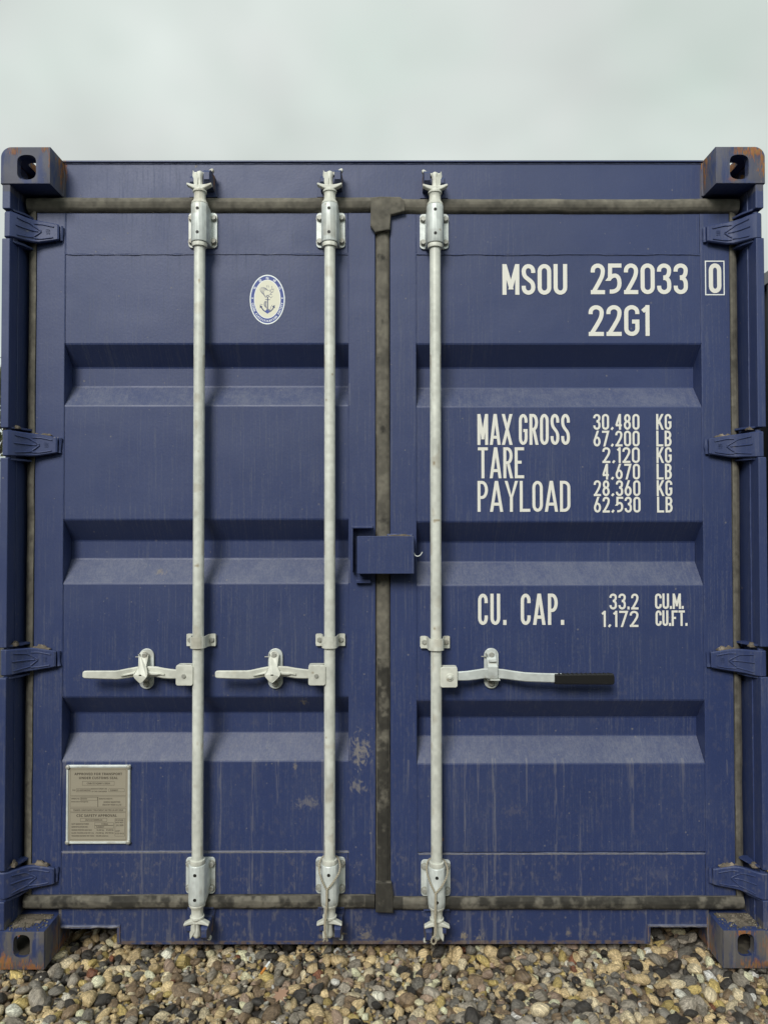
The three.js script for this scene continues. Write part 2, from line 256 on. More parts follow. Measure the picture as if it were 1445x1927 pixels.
// corner castings: hollow blocks with a slotted hole in the end, the side and the top or bottom
const ev = new Evaluator(); ev.attributes = ['position', 'normal']; ev.useGroups = false;
function slot(w, h, depth, flat) { const s = new THREE.Shape(); const k = flat; s.moveTo(-w / 2, -h / 2 + k); s.quadraticCurveTo(-w / 2, -h / 2, 0, -h / 2); s.quadraticCurveTo(w / 2, -h / 2, w / 2, -h / 2 + k); s.lineTo(w / 2, h / 2 - k); s.quadraticCurveTo(w / 2, h / 2, 0, h / 2); s.quadraticCurveTo(-w / 2, h / 2, -w / 2, h / 2 - k); return new THREE.ExtrudeGeometry(s, { depth, bevelEnabled: false, curveSegments: 8 }).translate(0, 0, -depth / 2); }
function casting(top) {                                               // right-hand one, its own frame: x 0.059.., inner face at x = 0
  const W = .157, Hh = .118, D = .178, s = new THREE.Shape(), R = top ? .034 : .012;
  if (top) { s.moveTo(0, 0); s.lineTo(W, 0); s.lineTo(W, Hh - R); s.absarc(W - R, Hh - R, R, 0, Math.PI / 2); s.lineTo(0, Hh); } else { s.moveTo(0, 0); s.lineTo(W - R, 0); s.absarc(W - R, R, R, -Math.PI / 2, 0); s.lineTo(W, Hh); s.lineTo(0, Hh); }
  const B = g => { const b = new Brush(g); b.updateMatrixWorld(); return b; };
  let r = B(plateXY(s, -D, 0, .0025, 10));
  const cut = g => { r = ev.evaluate(r, B(g), SUBTRACTION); };
  const t = .024; cut(new THREE.BoxGeometry(W - 2 * t, Hh - 2 * t, D - 2 * t).translate(W / 2, Hh / 2, -D / 2));
  cut(top ? slot(.06, .08, .08, .022).translate(.0745, .0525, 0) : slot(.052, .07, .08, .022).translate(.070, .073, 0));
  cut(slot(.055, .066, .1, .02).rotateY(Math.PI / 2).translate(W, Hh / 2, -.1));
  cut(slot(.05, .09, .1, .022).rotateX(Math.PI / 2).translate(W / 2, top ? Hh : 0, -.1));
  return toCreasedNormals(r.geometry.index ? r.geometry.toNonIndexed() : r.geometry, .5);
}
const flipX = g => { g = g.clone().scale(-1, 1, 1); const p = g.attributes.position.array, n = g.attributes.normal.array; for (let i = 0; i < p.length; i += 9) for (let k = 0; k < 3; k++) { [p[i + 3 + k], p[i + 6 + k]] = [p[i + 6 + k], p[i + 3 + k]]; [n[i + 3 + k], n[i + 6 + k]] = [n[i + 6 + k], n[i + 3 + k]]; } return g; };
const flipZ = g => flipX(g.clone().rotateY(Math.PI));
const LEN = 6.058, cTop = casting(true).translate(1.059, 2.473, 0), cBot = casting(false).translate(1.059, 0, 0);
for (const s of [-1, 1]) for (const g of [cTop, cBot]) { const h = s > 0 ? g : flipX(g); mesh('corner_casting', h, M.paint, box40); mesh('corner_casting', flipZ(h).translate(0, 0, -LEN), M.paint, box40); }
for (const s of [-1, 1]) {                                            // dirt packed in the lower castings
  const rings = []; for (let i = 0; i <= 8; i++) { const ring = []; for (let k = 0; k <= 8; k++) { const x = s * (1.085 + .105 * i / 8), z = -.012 - .14 * k / 8; ring.push([x, .036 + .012 * vn(i * .9 + s * 4 + 9, k * .9 + 4) + .0 * k, z]); } ring.push([s * (1.085 + .105 * i / 8), .026, -.152], [s * (1.085 + .105 * i / 8), .026, -.012]); rings.push(ring); }
  mesh('packed_dirt', loft(rings, 1.2), M.soil, box40);
}
// corner posts with a hinge bar in pieces between the hinges
const HY = [2.3475, 1.6475, .952, .2535];
for (const s of [-1, 1]) {
  const X = (a, b) => s > 0 ? [a, b] : [-b, -a];
  const post = mesh('corner_post', [box(...X(1.184, 1.2105), .118, 2.473, -.19, -.052), box(...X(1.06, 1.184), .118, 2.473, -.19, -.165)], M.paint, box40);
  const cuts = [2.473, ...HY.flatMap(y => [y + .0475, y - .0475]), .118];
  for (let i = 0; i < cuts.length; i += 2) mesh('hinge_bar', box(...X(1.1865, 1.2125), cuts[i + 1], cuts[i], -.0535, -.004, .003), M.paint, post);
  mesh('weld_bead', wobbleBead([s * 1.1858, .12, -.0525], [s * 1.1858, 2.47, -.0525], .0022, .001, 3 + s), M.paint, post);
  const lugs = HY.flatMap(y => [-1, 1].map(k => loft([0, 1].map(q => [[s * 1.184, y + k * (.0475 + .006 * q), -.05], [s * 1.186, y + k * (.0475 + .006 * q), -.02], [s * 1.165, y + k * (.0475 + .006 * q), -.052], [s * 1.15, y + k * (.0475 + .006 * q), -.0935], [s * 1.184, y + k * (.0475 + .006 * q), -.0935]]), .4)));
  for (const l of lugs) mesh('hinge_lug', l, M.paint, post);
}
// header with a drip lip, sill with two notches
const header = mesh('header', [box(-1.06, 1.06, 2.44, 2.586, -.155, -.095, .002)], M.paint, box40);
mesh('drip_lip', box(-1.06, 1.06, 2.5875, 2.5935, -.16, -.0875, .0015), M.paint, header);
for (const s of [-1, 1]) mesh('weld_bead', wobbleBead([s * 1.0585, 2.475, -.093], [s * 1.0585, 2.585, -.093], .005, .004, 9 + s), M.paint, header);
mesh('drip_bead', wobbleBead([-1.055, 2.585, -.094], [1.055, 2.585, -.094], .002, .001, 5), M.paint, header);
const sill = mesh('sill', [plateXY([[-.869, .0185], [.868, .0175], [.868, .072], [1.06, .072], [1.06, .15], [-1.06, .15], [-1.06, .073], [-.869, .073]], -.106, -.1, .001), box(-1.06, 1.06, .135, .15, -.17, -.107, .001)], M.paint, box40);
for (const s of [-1, 1]) { mesh('notch_rim', plateXY(s > 0 ? [[.857, .0245], [.868, .0245], [.868, .0725], [1.055, .0725], [1.055, .0825], [.857, .0825]] : [[-.858, .0245], [-.858, .0835], [-1.055, .0835], [-1.055, .0735], [-.869, .0735], [-.869, .0245]], -.1, -.097, .001), M.paint, sill); mesh('rim_bead', [wobbleBead([s * .864, .0775, -.0965], [s * 1.05, .0775, -.0965], .0045, .002, 40 + s), wobbleBead([s * .8625, .026, -.0965], [s * .8625, .0775, -.0965], .003, .002, 44 + s)], M.paint, sill); mesh('notch_side', box(...(s > 0 ? [.862, .868] : [-.869, -.863]), .018, .13, -.165, -.107), M.paint, sill); mesh('weld_bead', wobbleBead([s * 1.0575, .0, -.099], [s * 1.0575, .118, -.099], .004, .003, 12 + s), M.paint, sill); }
mesh('sill_back', box(-.862, .861, .02, .135, -.17, -.164, .001), M.paint, sill);

// doors
function panelProfile(cor) {                                          // [y, z] from bottom to top with three recessed corrugations
  const p = [[.32, PZ]]; for (const [a, b, c, d] of cor) { const e = .0035; p.push([a - e, PZ], [a + e * .55, PZ - e * .5], [b - e * .55, PZ - .06 + e * .5], [b + e, PZ - .06], [c - e, PZ - .06], [c + e * .55, PZ - .06 + e * .5], [d - e * .55, PZ - e * .5], [d + e, PZ]); }
  p.push([2.283, PZ]); return p;
}
function corrugated(x0, x1, prof, t = .003) {
  const cols = 12, rings = []; for (let i = 0; i <= cols; i++) { const x = x0 + (x1 - x0) * i / cols; rings.push([...prof.map(([y, z]) => [x, y, z]), ...prof.slice().reverse().map(([y, z]) => [x, y, z - t])]); }
  const n = prof.length, v = [], q = (a, b, c, d) => v.push(...a, ...b, ...c, ...a, ...c, ...d);
  for (let i = 0; i < cols; i++) for (let k = 0; k < n - 1; k++) { q(rings[i][k], rings[i + 1][k], rings[i + 1][k + 1], rings[i][k + 1]); const a = 2 * n - 1 - k; q(rings[i][a], rings[i][a - 1], rings[i + 1][a - 1], rings[i + 1][a]); }
  const g = new THREE.BufferGeometry(); g.setAttribute('position', new THREE.Float32BufferAttribute(v, 3)); g.computeVertexNormals(); return toCreasedNormals(g, .08);
}
const DOORS = [
  { x0: -1.1445, xa: -1.0495, xb: -.1152, x1: -.0262, dy: 0, cor: [[.6155, .689, .758, .824], [1.195, 1.272, 1.3345, 1.404], [1.780, 1.8533, 1.9185, 1.984]], s: -1 },
  { x0: .0222, xa: .1088, xb: 1.0485, x1: 1.1445, dy: -.006, cor: [[.6063, .677, .741, .811], [1.1882, 1.260, 1.3278, 1.3958], [1.7755, 1.847, 1.9172, 1.983]], s: 1 }];
const doors = DOORS.map(d => {
  const g = group('door', box40), y0 = .184 + d.dy * 1.2, y1 = 2.4195 + d.dy * .6, yb = .3217 + d.dy * 1.17, yt = 2.2815 + d.dy * .3;
  mesh('door_frame', [box(d.x0, d.xa, y0, y1, -.165, DZ, .003), box(d.xb, d.x1, y0, y1, -.165, DZ, .003), box(d.xa + .0012, d.xb - .0012, yt, y1 - .0004, -.164, DZ - .0006, .0025), box(d.xa + .0012, d.xb - .0012, y0 + .0004, yb, -.164, DZ - .0006, .0025)], M.paint, g);
  mesh('corrugated_panel', corrugated(d.xa + .0006, d.xb - .0006, panelProfile(d.cor)), M.paint, g);
  const sd = d.s + 20;
  mesh('weld_bead', wobbleBead([d.xa, yt, DZ - .0015], [d.xb, yt, DZ - .0015], .0026, .0035, sd), M.paint, g); mesh('weld_bead', wobbleBead([d.xa, yb, DZ - .0015], [d.xb, yb, DZ - .0015], .0028, .002, sd + 1), M.paint, g);
  for (const [x, k] of [[d.xa, 2], [d.xb, 3]]) { const ys = [y0, yb, ...d.cor.flatMap(c => [c[0] - .002, c[3] + .002]), yt, y1]; const segs = []; for (let i = 0; i < ys.length - 1; i++) if (!d.cor.some(c => Math.abs(c[0] - .002 - ys[i]) < 1e-6)) segs.push(wobbleBead([x, ys[i], DZ - .001], [x, ys[i + 1], DZ - .001], .0012, .0015, sd + k)); mesh('seam', segs, M.paint, g); }
  return g;
});
// rubber gaskets
function gasketH(x0, x1, y0, y1, zb, bulge) { const rings = [], n = 30; for (let i = 0; i <= n; i++) { const x = x0 + (x1 - x0) * i / n, w = (vn(i * .7 + y0 * 20, 3) - .5) * .003, ring = []; for (let k = 0; k <= 10; k++) { const t = k / 10, prof = t < .36 ? .62 + .38 * Math.sin(t / .36 * Math.PI / 2) : t < .62 ? 1 - .1 * (t - .36) / .26 : .9 * Math.cos((t - .62) / .38 * Math.PI / 2 * .8); ring.push([x, y1 + w - (y1 - y0) * t, zb + bulge * prof]); } ring.push([x, y0 + w, zb - .02], [x, y1 + w, zb - .02]); rings.push(ring); } return loft(rings, .8); }
function gasketV(y0, y1, xa, xb, zb, bulge, skew) { const rings = [], n = 40; for (let i = 0; i <= n; i++) { const y = y0 + (y1 - y0) * i / n, w = (vn(i * .6 + xa * 20 + 40, 9) - .5) * .003, ring = []; for (let k = 0; k <= 10; k++) { const t = k / 10; ring.push([xa + w + (xb - xa) * t, y, zb + bulge * Math.pow(Math.sin(Math.PI * Math.pow(t, skew)), .55)]); } ring.push([xb + w, y, zb - .02], [xa + w, y, zb - .02]); rings.push(ring); } return loft(rings, .8); }
function gasketSide(y0, y1, s) {                                       // lip pressed to the door edge, falling back into the gap beside the post
  const rings = [], n = 40; for (let i = 0; i <= n; i++) { const y = y0 + (y1 - y0) * i / n, w = (vn(i * .6 + s * 20 + 60, 4) - .5) * .003, ring = []; for (let k = 0; k <= 12; k++) { const t = k / 12; ring.push([s * (1.181 - .0365 * t + w), y, -.118 + .032 * Math.pow(Math.sin(Math.min(1, t * 1.12) * Math.PI / 2), .62)]); } ring.push([s * (1.1445 + w), y, -.158], [s * (1.181 + w), y, -.158]); rings.push(ring); } return loft(rings, .8);
}
for (const [i, d] of doors.entries()) {
  const L = i === 0;
  mesh('top_gasket', L ? gasketH(-1.172, -.03, 2.4185, 2.4655, -.098, .026) : gasketH(.03, 1.172, 2.4145, 2.4605, -.098, .026), M.rubber, d);
  mesh('bottom_gasket', L ? gasketH(-1.165, -.03, .1385, .1845, -.098, .024) : gasketH(.03, 1.165, .1335, .1785, -.098, .024), M.rubber, d);
  mesh('side_gasket', gasketSide(.15, 2.45, L ? -1 : 1), M.rubber, d);
}
mesh('seam_gasket', gasketV(.137, 2.44, -.0262, .0225, -.1, .016, .9), M.rubber, doors[1]);
mesh('gasket_flap', plateXY([[-.0407, 2.4626], [-.01, 2.4655], [.0559, 2.4643], [.0716, 2.4502], [.0715, 2.417], [.0255, 2.404], [.0219, 2.3554], [-.0261, 2.3467], [-.0418, 2.3678]], -.09, -.0705, .004), M.rubber, doors[0]);
mesh('gasket_foot', plateXY([[-.027, .1345], [.03, .1325], [.03, .19], [.024, .23], [-.026, .23]], -.09, -.073, .003), M.rubber, doors[1]);

// hinges
const HP = [[1.2118, -.032, .041], [1.2112, -.017, .041], [1.205, -.0085, .041], [1.19, -.0075, .041], [1.178, -.016, .0405], [1.158, -.044, .0385], [1.142, -.060, .0375], [1.126, -.066, .036], [1.086, -.0685, .0295], [1.067, -.0695, .0262], [1.0625, -.073, .0255]];
const hz = x => { for (let i = 0; i < HP.length - 1; i++) if (x <= HP[i][0] && x >= HP[i + 1][0]) { const t = (HP[i][0] - x) / (HP[i][0] - HP[i + 1][0] || 1); return HP[i][1] + (HP[i + 1][1] - HP[i][1]) * t; } return -.07; };
function hinge(s, yc, seed) {
  const g = group('hinge', box40), rings = HP.map(([x, z, h], i) => {
    const a = HP[Math.max(0, i - 1)], b = HP[Math.min(HP.length - 1, i + 1)]; let nx = -(b[1] - a[1]), nz = b[0] - a[0]; const l = Math.hypot(nx, nz) || 1; nx /= -l; nz /= -l; if (nz < 0 && i > 2) { nx = -nx; nz = -nz; } if (i < 2) { nx = 1; nz = 0; } if (i === 2) { nx = .6; nz = .8; }
    const t = .014, c = .003; return [[-h + c, 0], [h - c, 0], [h, -c], [h, -t + c], [h - c, -t], [-h + c, -t], [-h, -t + c], [-h, -c]].map(([y, o]) => [s * (x + nx * o), yc + y, z + nz * o]);
  });
  mesh('hinge_blade', loft(rings, .6), M.paint, g);
  const rib = (pts, r = .0026) => { const fine = []; for (let i = 0; i < pts.length - 1; i++) for (let k = 0; k < 4; k++) fine.push([pts[i][0] + (pts[i + 1][0] - pts[i][0]) * k / 4, pts[i][1] + (pts[i + 1][1] - pts[i][1]) * k / 4]); fine.push(pts[pts.length - 1]); return tube(fine.map(([x, y]) => [s * x, yc + y, hz(x) + .0005]), r, 6, 16); };
  mesh('relief_rib', [rib([[1.174, .026], [1.15, .021], [1.118, .001]]), rib([[1.117, -.001], [1.138, -.018]])], M.paint, g);
  mesh('relief_rib', rib([[1.176, .001], [1.128, -.001]]), M.paint, g);
  mesh('relief_rib', rib([[1.174, -.029], [1.14, -.022]], .0022), M.paint, g);
  mesh('relief_rib', rib([[1.138, .0235], [1.115, .023], [1.078, .0155]]), M.paint, g); mesh('relief_rib', rib([[1.138, -.025], [1.115, -.0245], [1.08, -.019]]), M.paint, g);
  mesh('stamped_mark', strokeText('SIU', s * 1.097 - .0065, s * 1.097 + .0065, -.0085, .0085, .0022, true).map(q => q.translate(0, yc, hz(1.097) + .0012)), M.paint, g);
  mesh('hinge_pin', cylY(s * 1.196, -.024, yc - .047, yc + .047, .0085), M.paint, g);
  const wld = []; wld.push(wobbleBead([s * 1.0605, yc - .024, -.084], [s * 1.0605, yc + .024, -.084], .0065, .004, seed)); mesh('weld_bead', wld, M.paint, g);
  return g;
}

// ------------------------------------------------------------------ lettering: strokes laid out in a unit cell, then given their width
const arc = (cx, cy, rx, ry, a0, a1, n = 9) => { const o = []; for (let i = 0; i <= n; i++) { const a = (a0 + (a1 - a0) * i / n) * Math.PI / 180; o.push([cx + rx * Math.cos(a), cy + ry * Math.sin(a)]); } return o; };
const cub = (a, b, c, d, n = 8) => { const o = []; for (let i = 1; i <= n; i++) { const t = i / n, u = 1 - t; o.push([u * u * u * a[0] + 3 * u * u * t * b[0] + 3 * u * t * t * c[0] + t * t * t * d[0], u * u * u * a[1] + 3 * u * u * t * b[1] + 3 * u * t * t * c[1] + t * t * t * d[1]]); } return o; };
const K = .19;                                                       // height of the round ends
const E = 'ext', top_ = arc(.5, 1 - K, .5, K, 180, 0), bot_ = arc(.5, K, .5, K, 0, -180);
const GL = {                                                          // [points, extend start, extend end, closed]
  O: [[[...top_, ...bot_], 0, 0, 1]], U: [[[[0, 1], ...arc(.5, K, .5, K, 180, 360), [1, 1]], 1, 1]], C: [[[[1, .72], ...arc(.5, 1 - K, .5, K, 0, 180), ...arc(.5, K, .5, K, 180, 360), [1, .28]], 0, 0]],
  G: [[[[1, .74], ...arc(.5, 1 - K, .5, K, 0, 180), ...arc(.5, K, .5, K, 180, 360), [1, .46], [.52, .46]], 0, 0]],
  S: [[[[1, .74], ...arc(.5, 1 - K, .5, K, 0, 180), ...cub([0, 1 - K], [0, .62], [.22, .58], [.5, .5]), ...cub([.5, .5], [.78, .42], [1, .38], [1, K]), ...arc(.5, K, .5, K, 0, -180), [0, .26]], 0, 0]],
  2: [[[[0, .74], ...top_, ...cub([1, 1 - K], [1, .6], [.78, .5], [.56, .33]), [.06, 0]], 0, 0], [[[0, 0], [1, 0]], 1, 1]],
  3: [[[[0, .77], ...arc(.5, 1 - K * .9, .5, K * .9, 180, 0), ...cub([1, 1 - K * .9], [1, .62], [.8, .55], [.42, .55])], 0, 0], [[[.42, .53], ...cub([.42, .53], [.84, .54], [1, .44], [1, .28]), [1, K], ...bot_, [0, .24]], 0, 0]],
  5: [[[[1, 1], [.08, 1], [.05, .5]], 1, 0], [[[.0, .5], ...cub([.0, .5], [.25, .66], [1, .72], [1, .34]), ...cub([1, .34], [1, .1], [.62, 0], [.02, .02])], 1, 0]], 1: [[[[1, 0], [1, 1]], 1, 1], [[[1, 1], [-.4, .84]], 0, 0]],
  4: [[[[.74, 0], [.74, 1]], 1, 1], [[[.66, 1], [0, .26]], 0, 0], [[[-.12, .25], [1.1, .25]], 0, 0]], 6: [[arc(.5, .29, .5, .29, 0, 350, 18), 0, 0, 1], [[[.05, .38], [.62, 1]], 0, 1]], 7: [[[[0, 1], [1, 1], [.28, 0]], 1, 1]],
  8: [[arc(.5, .765, .43, .235, 0, 350, 18), 0, 0, 1], [arc(.5, .265, .5, .265, 0, 350, 18), 0, 0, 1]], A: [[[[0, 0], [.46, 1]], 1, 1], [[[1, 0], [.54, 1]], 1, 1], [[[.1, .22], [.9, .22]], 0, 0]],
  B: [[[[0, 0], [0, 1]], 1, 1], [[[0, 1], [.4, 1], ...arc(.45, .765, .5, .235, 90, -90, 9), [0, .53]], 0, 0], [[[.4, .53], ...arc(.5, .265, .5, .265, 90, -90, 9), [0, 0]], 0, 0]],
  D: [[[[0, 0], [0, 1]], 1, 1], [[[0, 1], ...arc(.4, 1 - K, .6, K, 90, 0), ...arc(.4, K, .6, K, 0, -90), [0, 0]], 0, 0]], E: [[[[0, 0], [0, 1]], 1, 1], [[[0, 1], [1, 1]], 0, 1], [[[0, .52], [.85, .52]], 0, 0], [[[0, 0], [1, 0]], 0, 1]],
  F: [[[[0, 0], [0, 1]], 1, 1], [[[0, 1], [1, 1]], 0, 1], [[[0, .52], [.85, .52]], 0, 0]], I: [[[[.5, 0], [.5, 1]], 1, 1]], K: [[[[0, 0], [0, 1]], 1, 1], [[[.08, .36], [.94, 1]], 0, 1], [[[.36, .56], [1, 0]], 0, 1]], L: [[[[0, 1], [0, 0], [1, 0]], 1, 1]],
  M: [[[[0, 0], [0, 1]], 1, 1], [[[.04, 1], [.5, .2]], 1, 1], [[[.96, 1], [.5, .2]], 1, 1], [[[1, 0], [1, 1]], 1, 1]], P: [[[[0, 0], [0, 1]], 1, 1], [[[0, 1], [.3, 1], ...arc(.42, .73, .58, .27, 90, -90, 10), [0, .46]], 0, 0]],
  R: [[[[0, 0], [0, 1]], 1, 1], [[[0, 1], [.3, 1], ...arc(.42, .75, .56, .25, 90, -90, 10), [0, .5]], 0, 0], [[[.5, .5], [1, 0]], 0, 1]], T: [[[[0, 1], [1, 1]], 1, 1], [[[.5, 0], [.5, 1]], 1, 0]], X: [[[[0, 0], [1, 1]], 1, 1], [[[0, 1], [1, 0]], 1, 1]],
  Y: [[[[0, 1], [.5, .42], [1, 1]], 1, 1], [[[.5, 0], [.5, .45]], 1, 0]], '.': [[[[.5, 0], [.5, .06]], 1, 1]], ',': [[[[.5, .1], [.5, -.07]], 0, 0]] }; GL[0] = GL.O;
const WID = { M: 1.24, A: 1.22, X: 1.16, Y: 1.2, T: 1.06, 1: .46, '.': .3, ',': .44, ' ': .62, I: .3, K: 1.06 };
function strokeText(str, x0, x1, y0, y1, w, turned, opt = {}) {
  const gap = opt.gap ?? .21, wd = c => (opt.wid && opt.wid[c]) || WID[c] || 1; let total = 0; [...str].forEach((c, i) => { total += wd(c) + (i ? gap : 0); });
  const span = turned ? y1 - y0 : x1 - x0, across = turned ? x1 - x0 : y1 - y0, u = span / total, out = []; let pen = 0, layer = 0;
  for (const c of str) {
    const cw = wd(c) * u; if (GL[c]) for (const [pts, e0, e1, closed] of GL[c]) {
      const sx = Math.max(cw - w, 1e-4), sy = across - w, P = pts.map(([a, b]) => [pen + w / 2 + a * sx, w / 2 + b * sy]).filter((p, i, A) => !i || Math.hypot(p[0] - A[i - 1][0], p[1] - A[i - 1][1]) > 1e-5);
      if (c === ',' || c === '.') { P.forEach((p, i) => { p[0] = pen + cw / 2 + (c === ',' ? (i ? -.42 : .42) * w : 0); }); }
      if (closed && Math.hypot(P[0][0] - P[P.length - 1][0], P[0][1] - P[P.length - 1][1]) < 1e-5) P.pop();
      const n = P.length, dir = (a, b) => { const l = Math.hypot(b[0] - a[0], b[1] - a[1]) || 1; return [(b[0] - a[0]) / l, (b[1] - a[1]) / l]; };
      if (!closed) { const h = w / 2, a = dir(P[1], P[0]), b = dir(P[n - 2], P[n - 1]); const len = (e, d) => e ? h / Math.max(.35, Math.abs(Math.abs(d[1]) > Math.abs(d[0]) * .5 ? d[1] : d[0])) : 0; P[0] = [P[0][0] + a[0] * len(e0, a), P[0][1] + a[1] * len(e0, a)]; P[n - 1] = [P[n - 1][0] + b[0] * len(e1, b), P[n - 1][1] + b[1] * len(e1, b)]; }
      const L = [], R = [];
      for (let i = 0; i < n; i++) {
        const p = P[i], d0 = closed || i > 0 ? dir(P[(i + n - 1) % n], p) : dir(p, P[i + 1]), d1 = closed || i < n - 1 ? dir(p, P[(i + 1) % n]) : d0; let nx = -(d0[1] + d1[1]), ny = d0[0] + d1[0]; const l = Math.hypot(nx, ny) || 1; nx /= l; ny /= l;
        let m = 1 / Math.max(.42, nx * -d0[1] + ny * d0[0]);
        if (!closed && (i === 0 || i === n - 1)) { const d = i ? d0 : d1, ext = i ? e1 : e0; if (ext && Math.abs(d[1]) > Math.abs(d[0]) * .5 && Math.abs(d[0]) > .05) { const k = w / 2 / Math.abs(d[1]); L.push([p[0] - Math.sign(d[1]) * k, p[1]]); R.push([p[0] + Math.sign(d[1]) * k, p[1]]); continue; } m = 1; }
        L.push([p[0] + nx * w / 2 * m, p[1] + ny * w / 2 * m]); R.push([p[0] - nx * w / 2 * m, p[1] - ny * w / 2 * m]);
      }
      const v = [], V = p => turned ? v.push(x1 - p[1], y0 + p[0], 0) : v.push(x0 + p[0], y0 + p[1], 0), m = closed ? n : n - 1; for (let i = 0; i < m; i++) { const j = (i + 1) % n; V(R[i]); V(R[j]); V(L[j]); V(R[i]); V(L[j]); V(L[i]); }
      for (let i = 2; i < v.length; i += 3) v[i] = layer; layer = layer > .0007 ? 0 : layer + .00012;
      const g = new THREE.BufferGeometry(); g.setAttribute('position', new THREE.Float32BufferAttribute(v, 3)); g.computeVertexNormals(); const nn = g.attributes.normal.array; for (let i = 0; i < nn.length; i += 3) { nn[i] = nn[i + 1] = 0; nn[i + 2] = 1; } out.push(g);
    }
    pen += cw + gap * u;
  }
  return out;
}
const TEXT = [['MSOU', .3935, .6073, 2.1462, 2.2482, .0136], ['252033', .6853, 1.0061, 2.148, 2.25, .0136], ['22G1', .6774, .8785, 2.0091, 2.1115, .0136],
  ['MAX', .3092, .4235, 1.649, 1.751, .0098], ['GROSS', .4455, .6132, 1.649, 1.751, .0098], ['TARE', .3105, .4622, 1.539, 1.641, .0098], ['PAYLOAD', .3088, .6136, 1.4286, 1.5303, .0098], ['CU.', .3092, .4035, 1.0577, 1.1600, .0108], ['CAP.', .449, .5923, 1.0577, 1.1600, .0108],
  ['30,480', .6908, .8428, 1.6985, 1.7507, .0070], ['67,200', .6908, .8428, 1.6435, 1.6955, .0070], ['2,120', .7199, .8430, 1.589, 1.641, .0070], ['4,670', .7190, .8432, 1.5345, 1.5865, .0070], ['28,360', .6908, .8440, 1.480, 1.532, .0070], ['62,530', .6908, .8442, 1.4258, 1.4778, .0070],
  ['KG', .8978, .9478, 1.6985, 1.7507, .0070], ['LB', .8978, .9478, 1.6435, 1.6955, .0070], ['KG', .8978, .9478, 1.589, 1.641, .0070], ['LB', .8978, .9478, 1.5345, 1.5865, .0070], ['KG', .8978, .9488, 1.480, 1.532, .0070], ['LB', .8985, .9495, 1.4258, 1.4778, .0070],
  ['33.2', .7400, .8348, 1.1078, 1.1598, .0070], ['1,172', .7145, .8343, 1.0505, 1.1035, .0070], ['CU.M.', .8892, .9829, 1.1094, 1.1598, .0070], ['CU.FT.', .8905, .9946, 1.0538, 1.1045, .0070]];
for (const [t, ...a] of TEXT) { const big = a[4] > .013; mesh('lettering', strokeText(t, ...a, false, a[4] === .0108 ? { wid: { '.': .42 }, gap: .26 } : big ? { wid: { 1: .5 }, gap: .17 } : t.startsWith('CU.') ? { gap: .12 } : {}).map(g => g.translate(0, 0, PZ + .0008)), M.letter, doors[1]); }
mesh('lettering', [...strokeText('0', 1.0745, 1.1160, 2.1505, 2.2495, .0142).map(g => g.translate(0, 0, DZ + .0008))], M.letter, doors[1]);
{ const f = .0036, [a, b, c, d] = [1.062, 1.1268, 2.1435, 2.2585]; mesh('check_digit_frame', [[a, b, c, c + f], [a, b, d - f, d], [a, a + f, c + f, d - f], [b - f, b, c + f, d - f]].map(([x0, x1, y0, y1]) => new THREE.PlaneGeometry(x1 - x0, y1 - y0).translate((x0 + x1) / 2, (y0 + y1) / 2, DZ + .0008)), M.white, doors[1]); }
HY.forEach((y, i) => { for (const s of [-1, 1]) hinge(s, y + (s > 0 ? -.006 : 0), i * 3 + s); });

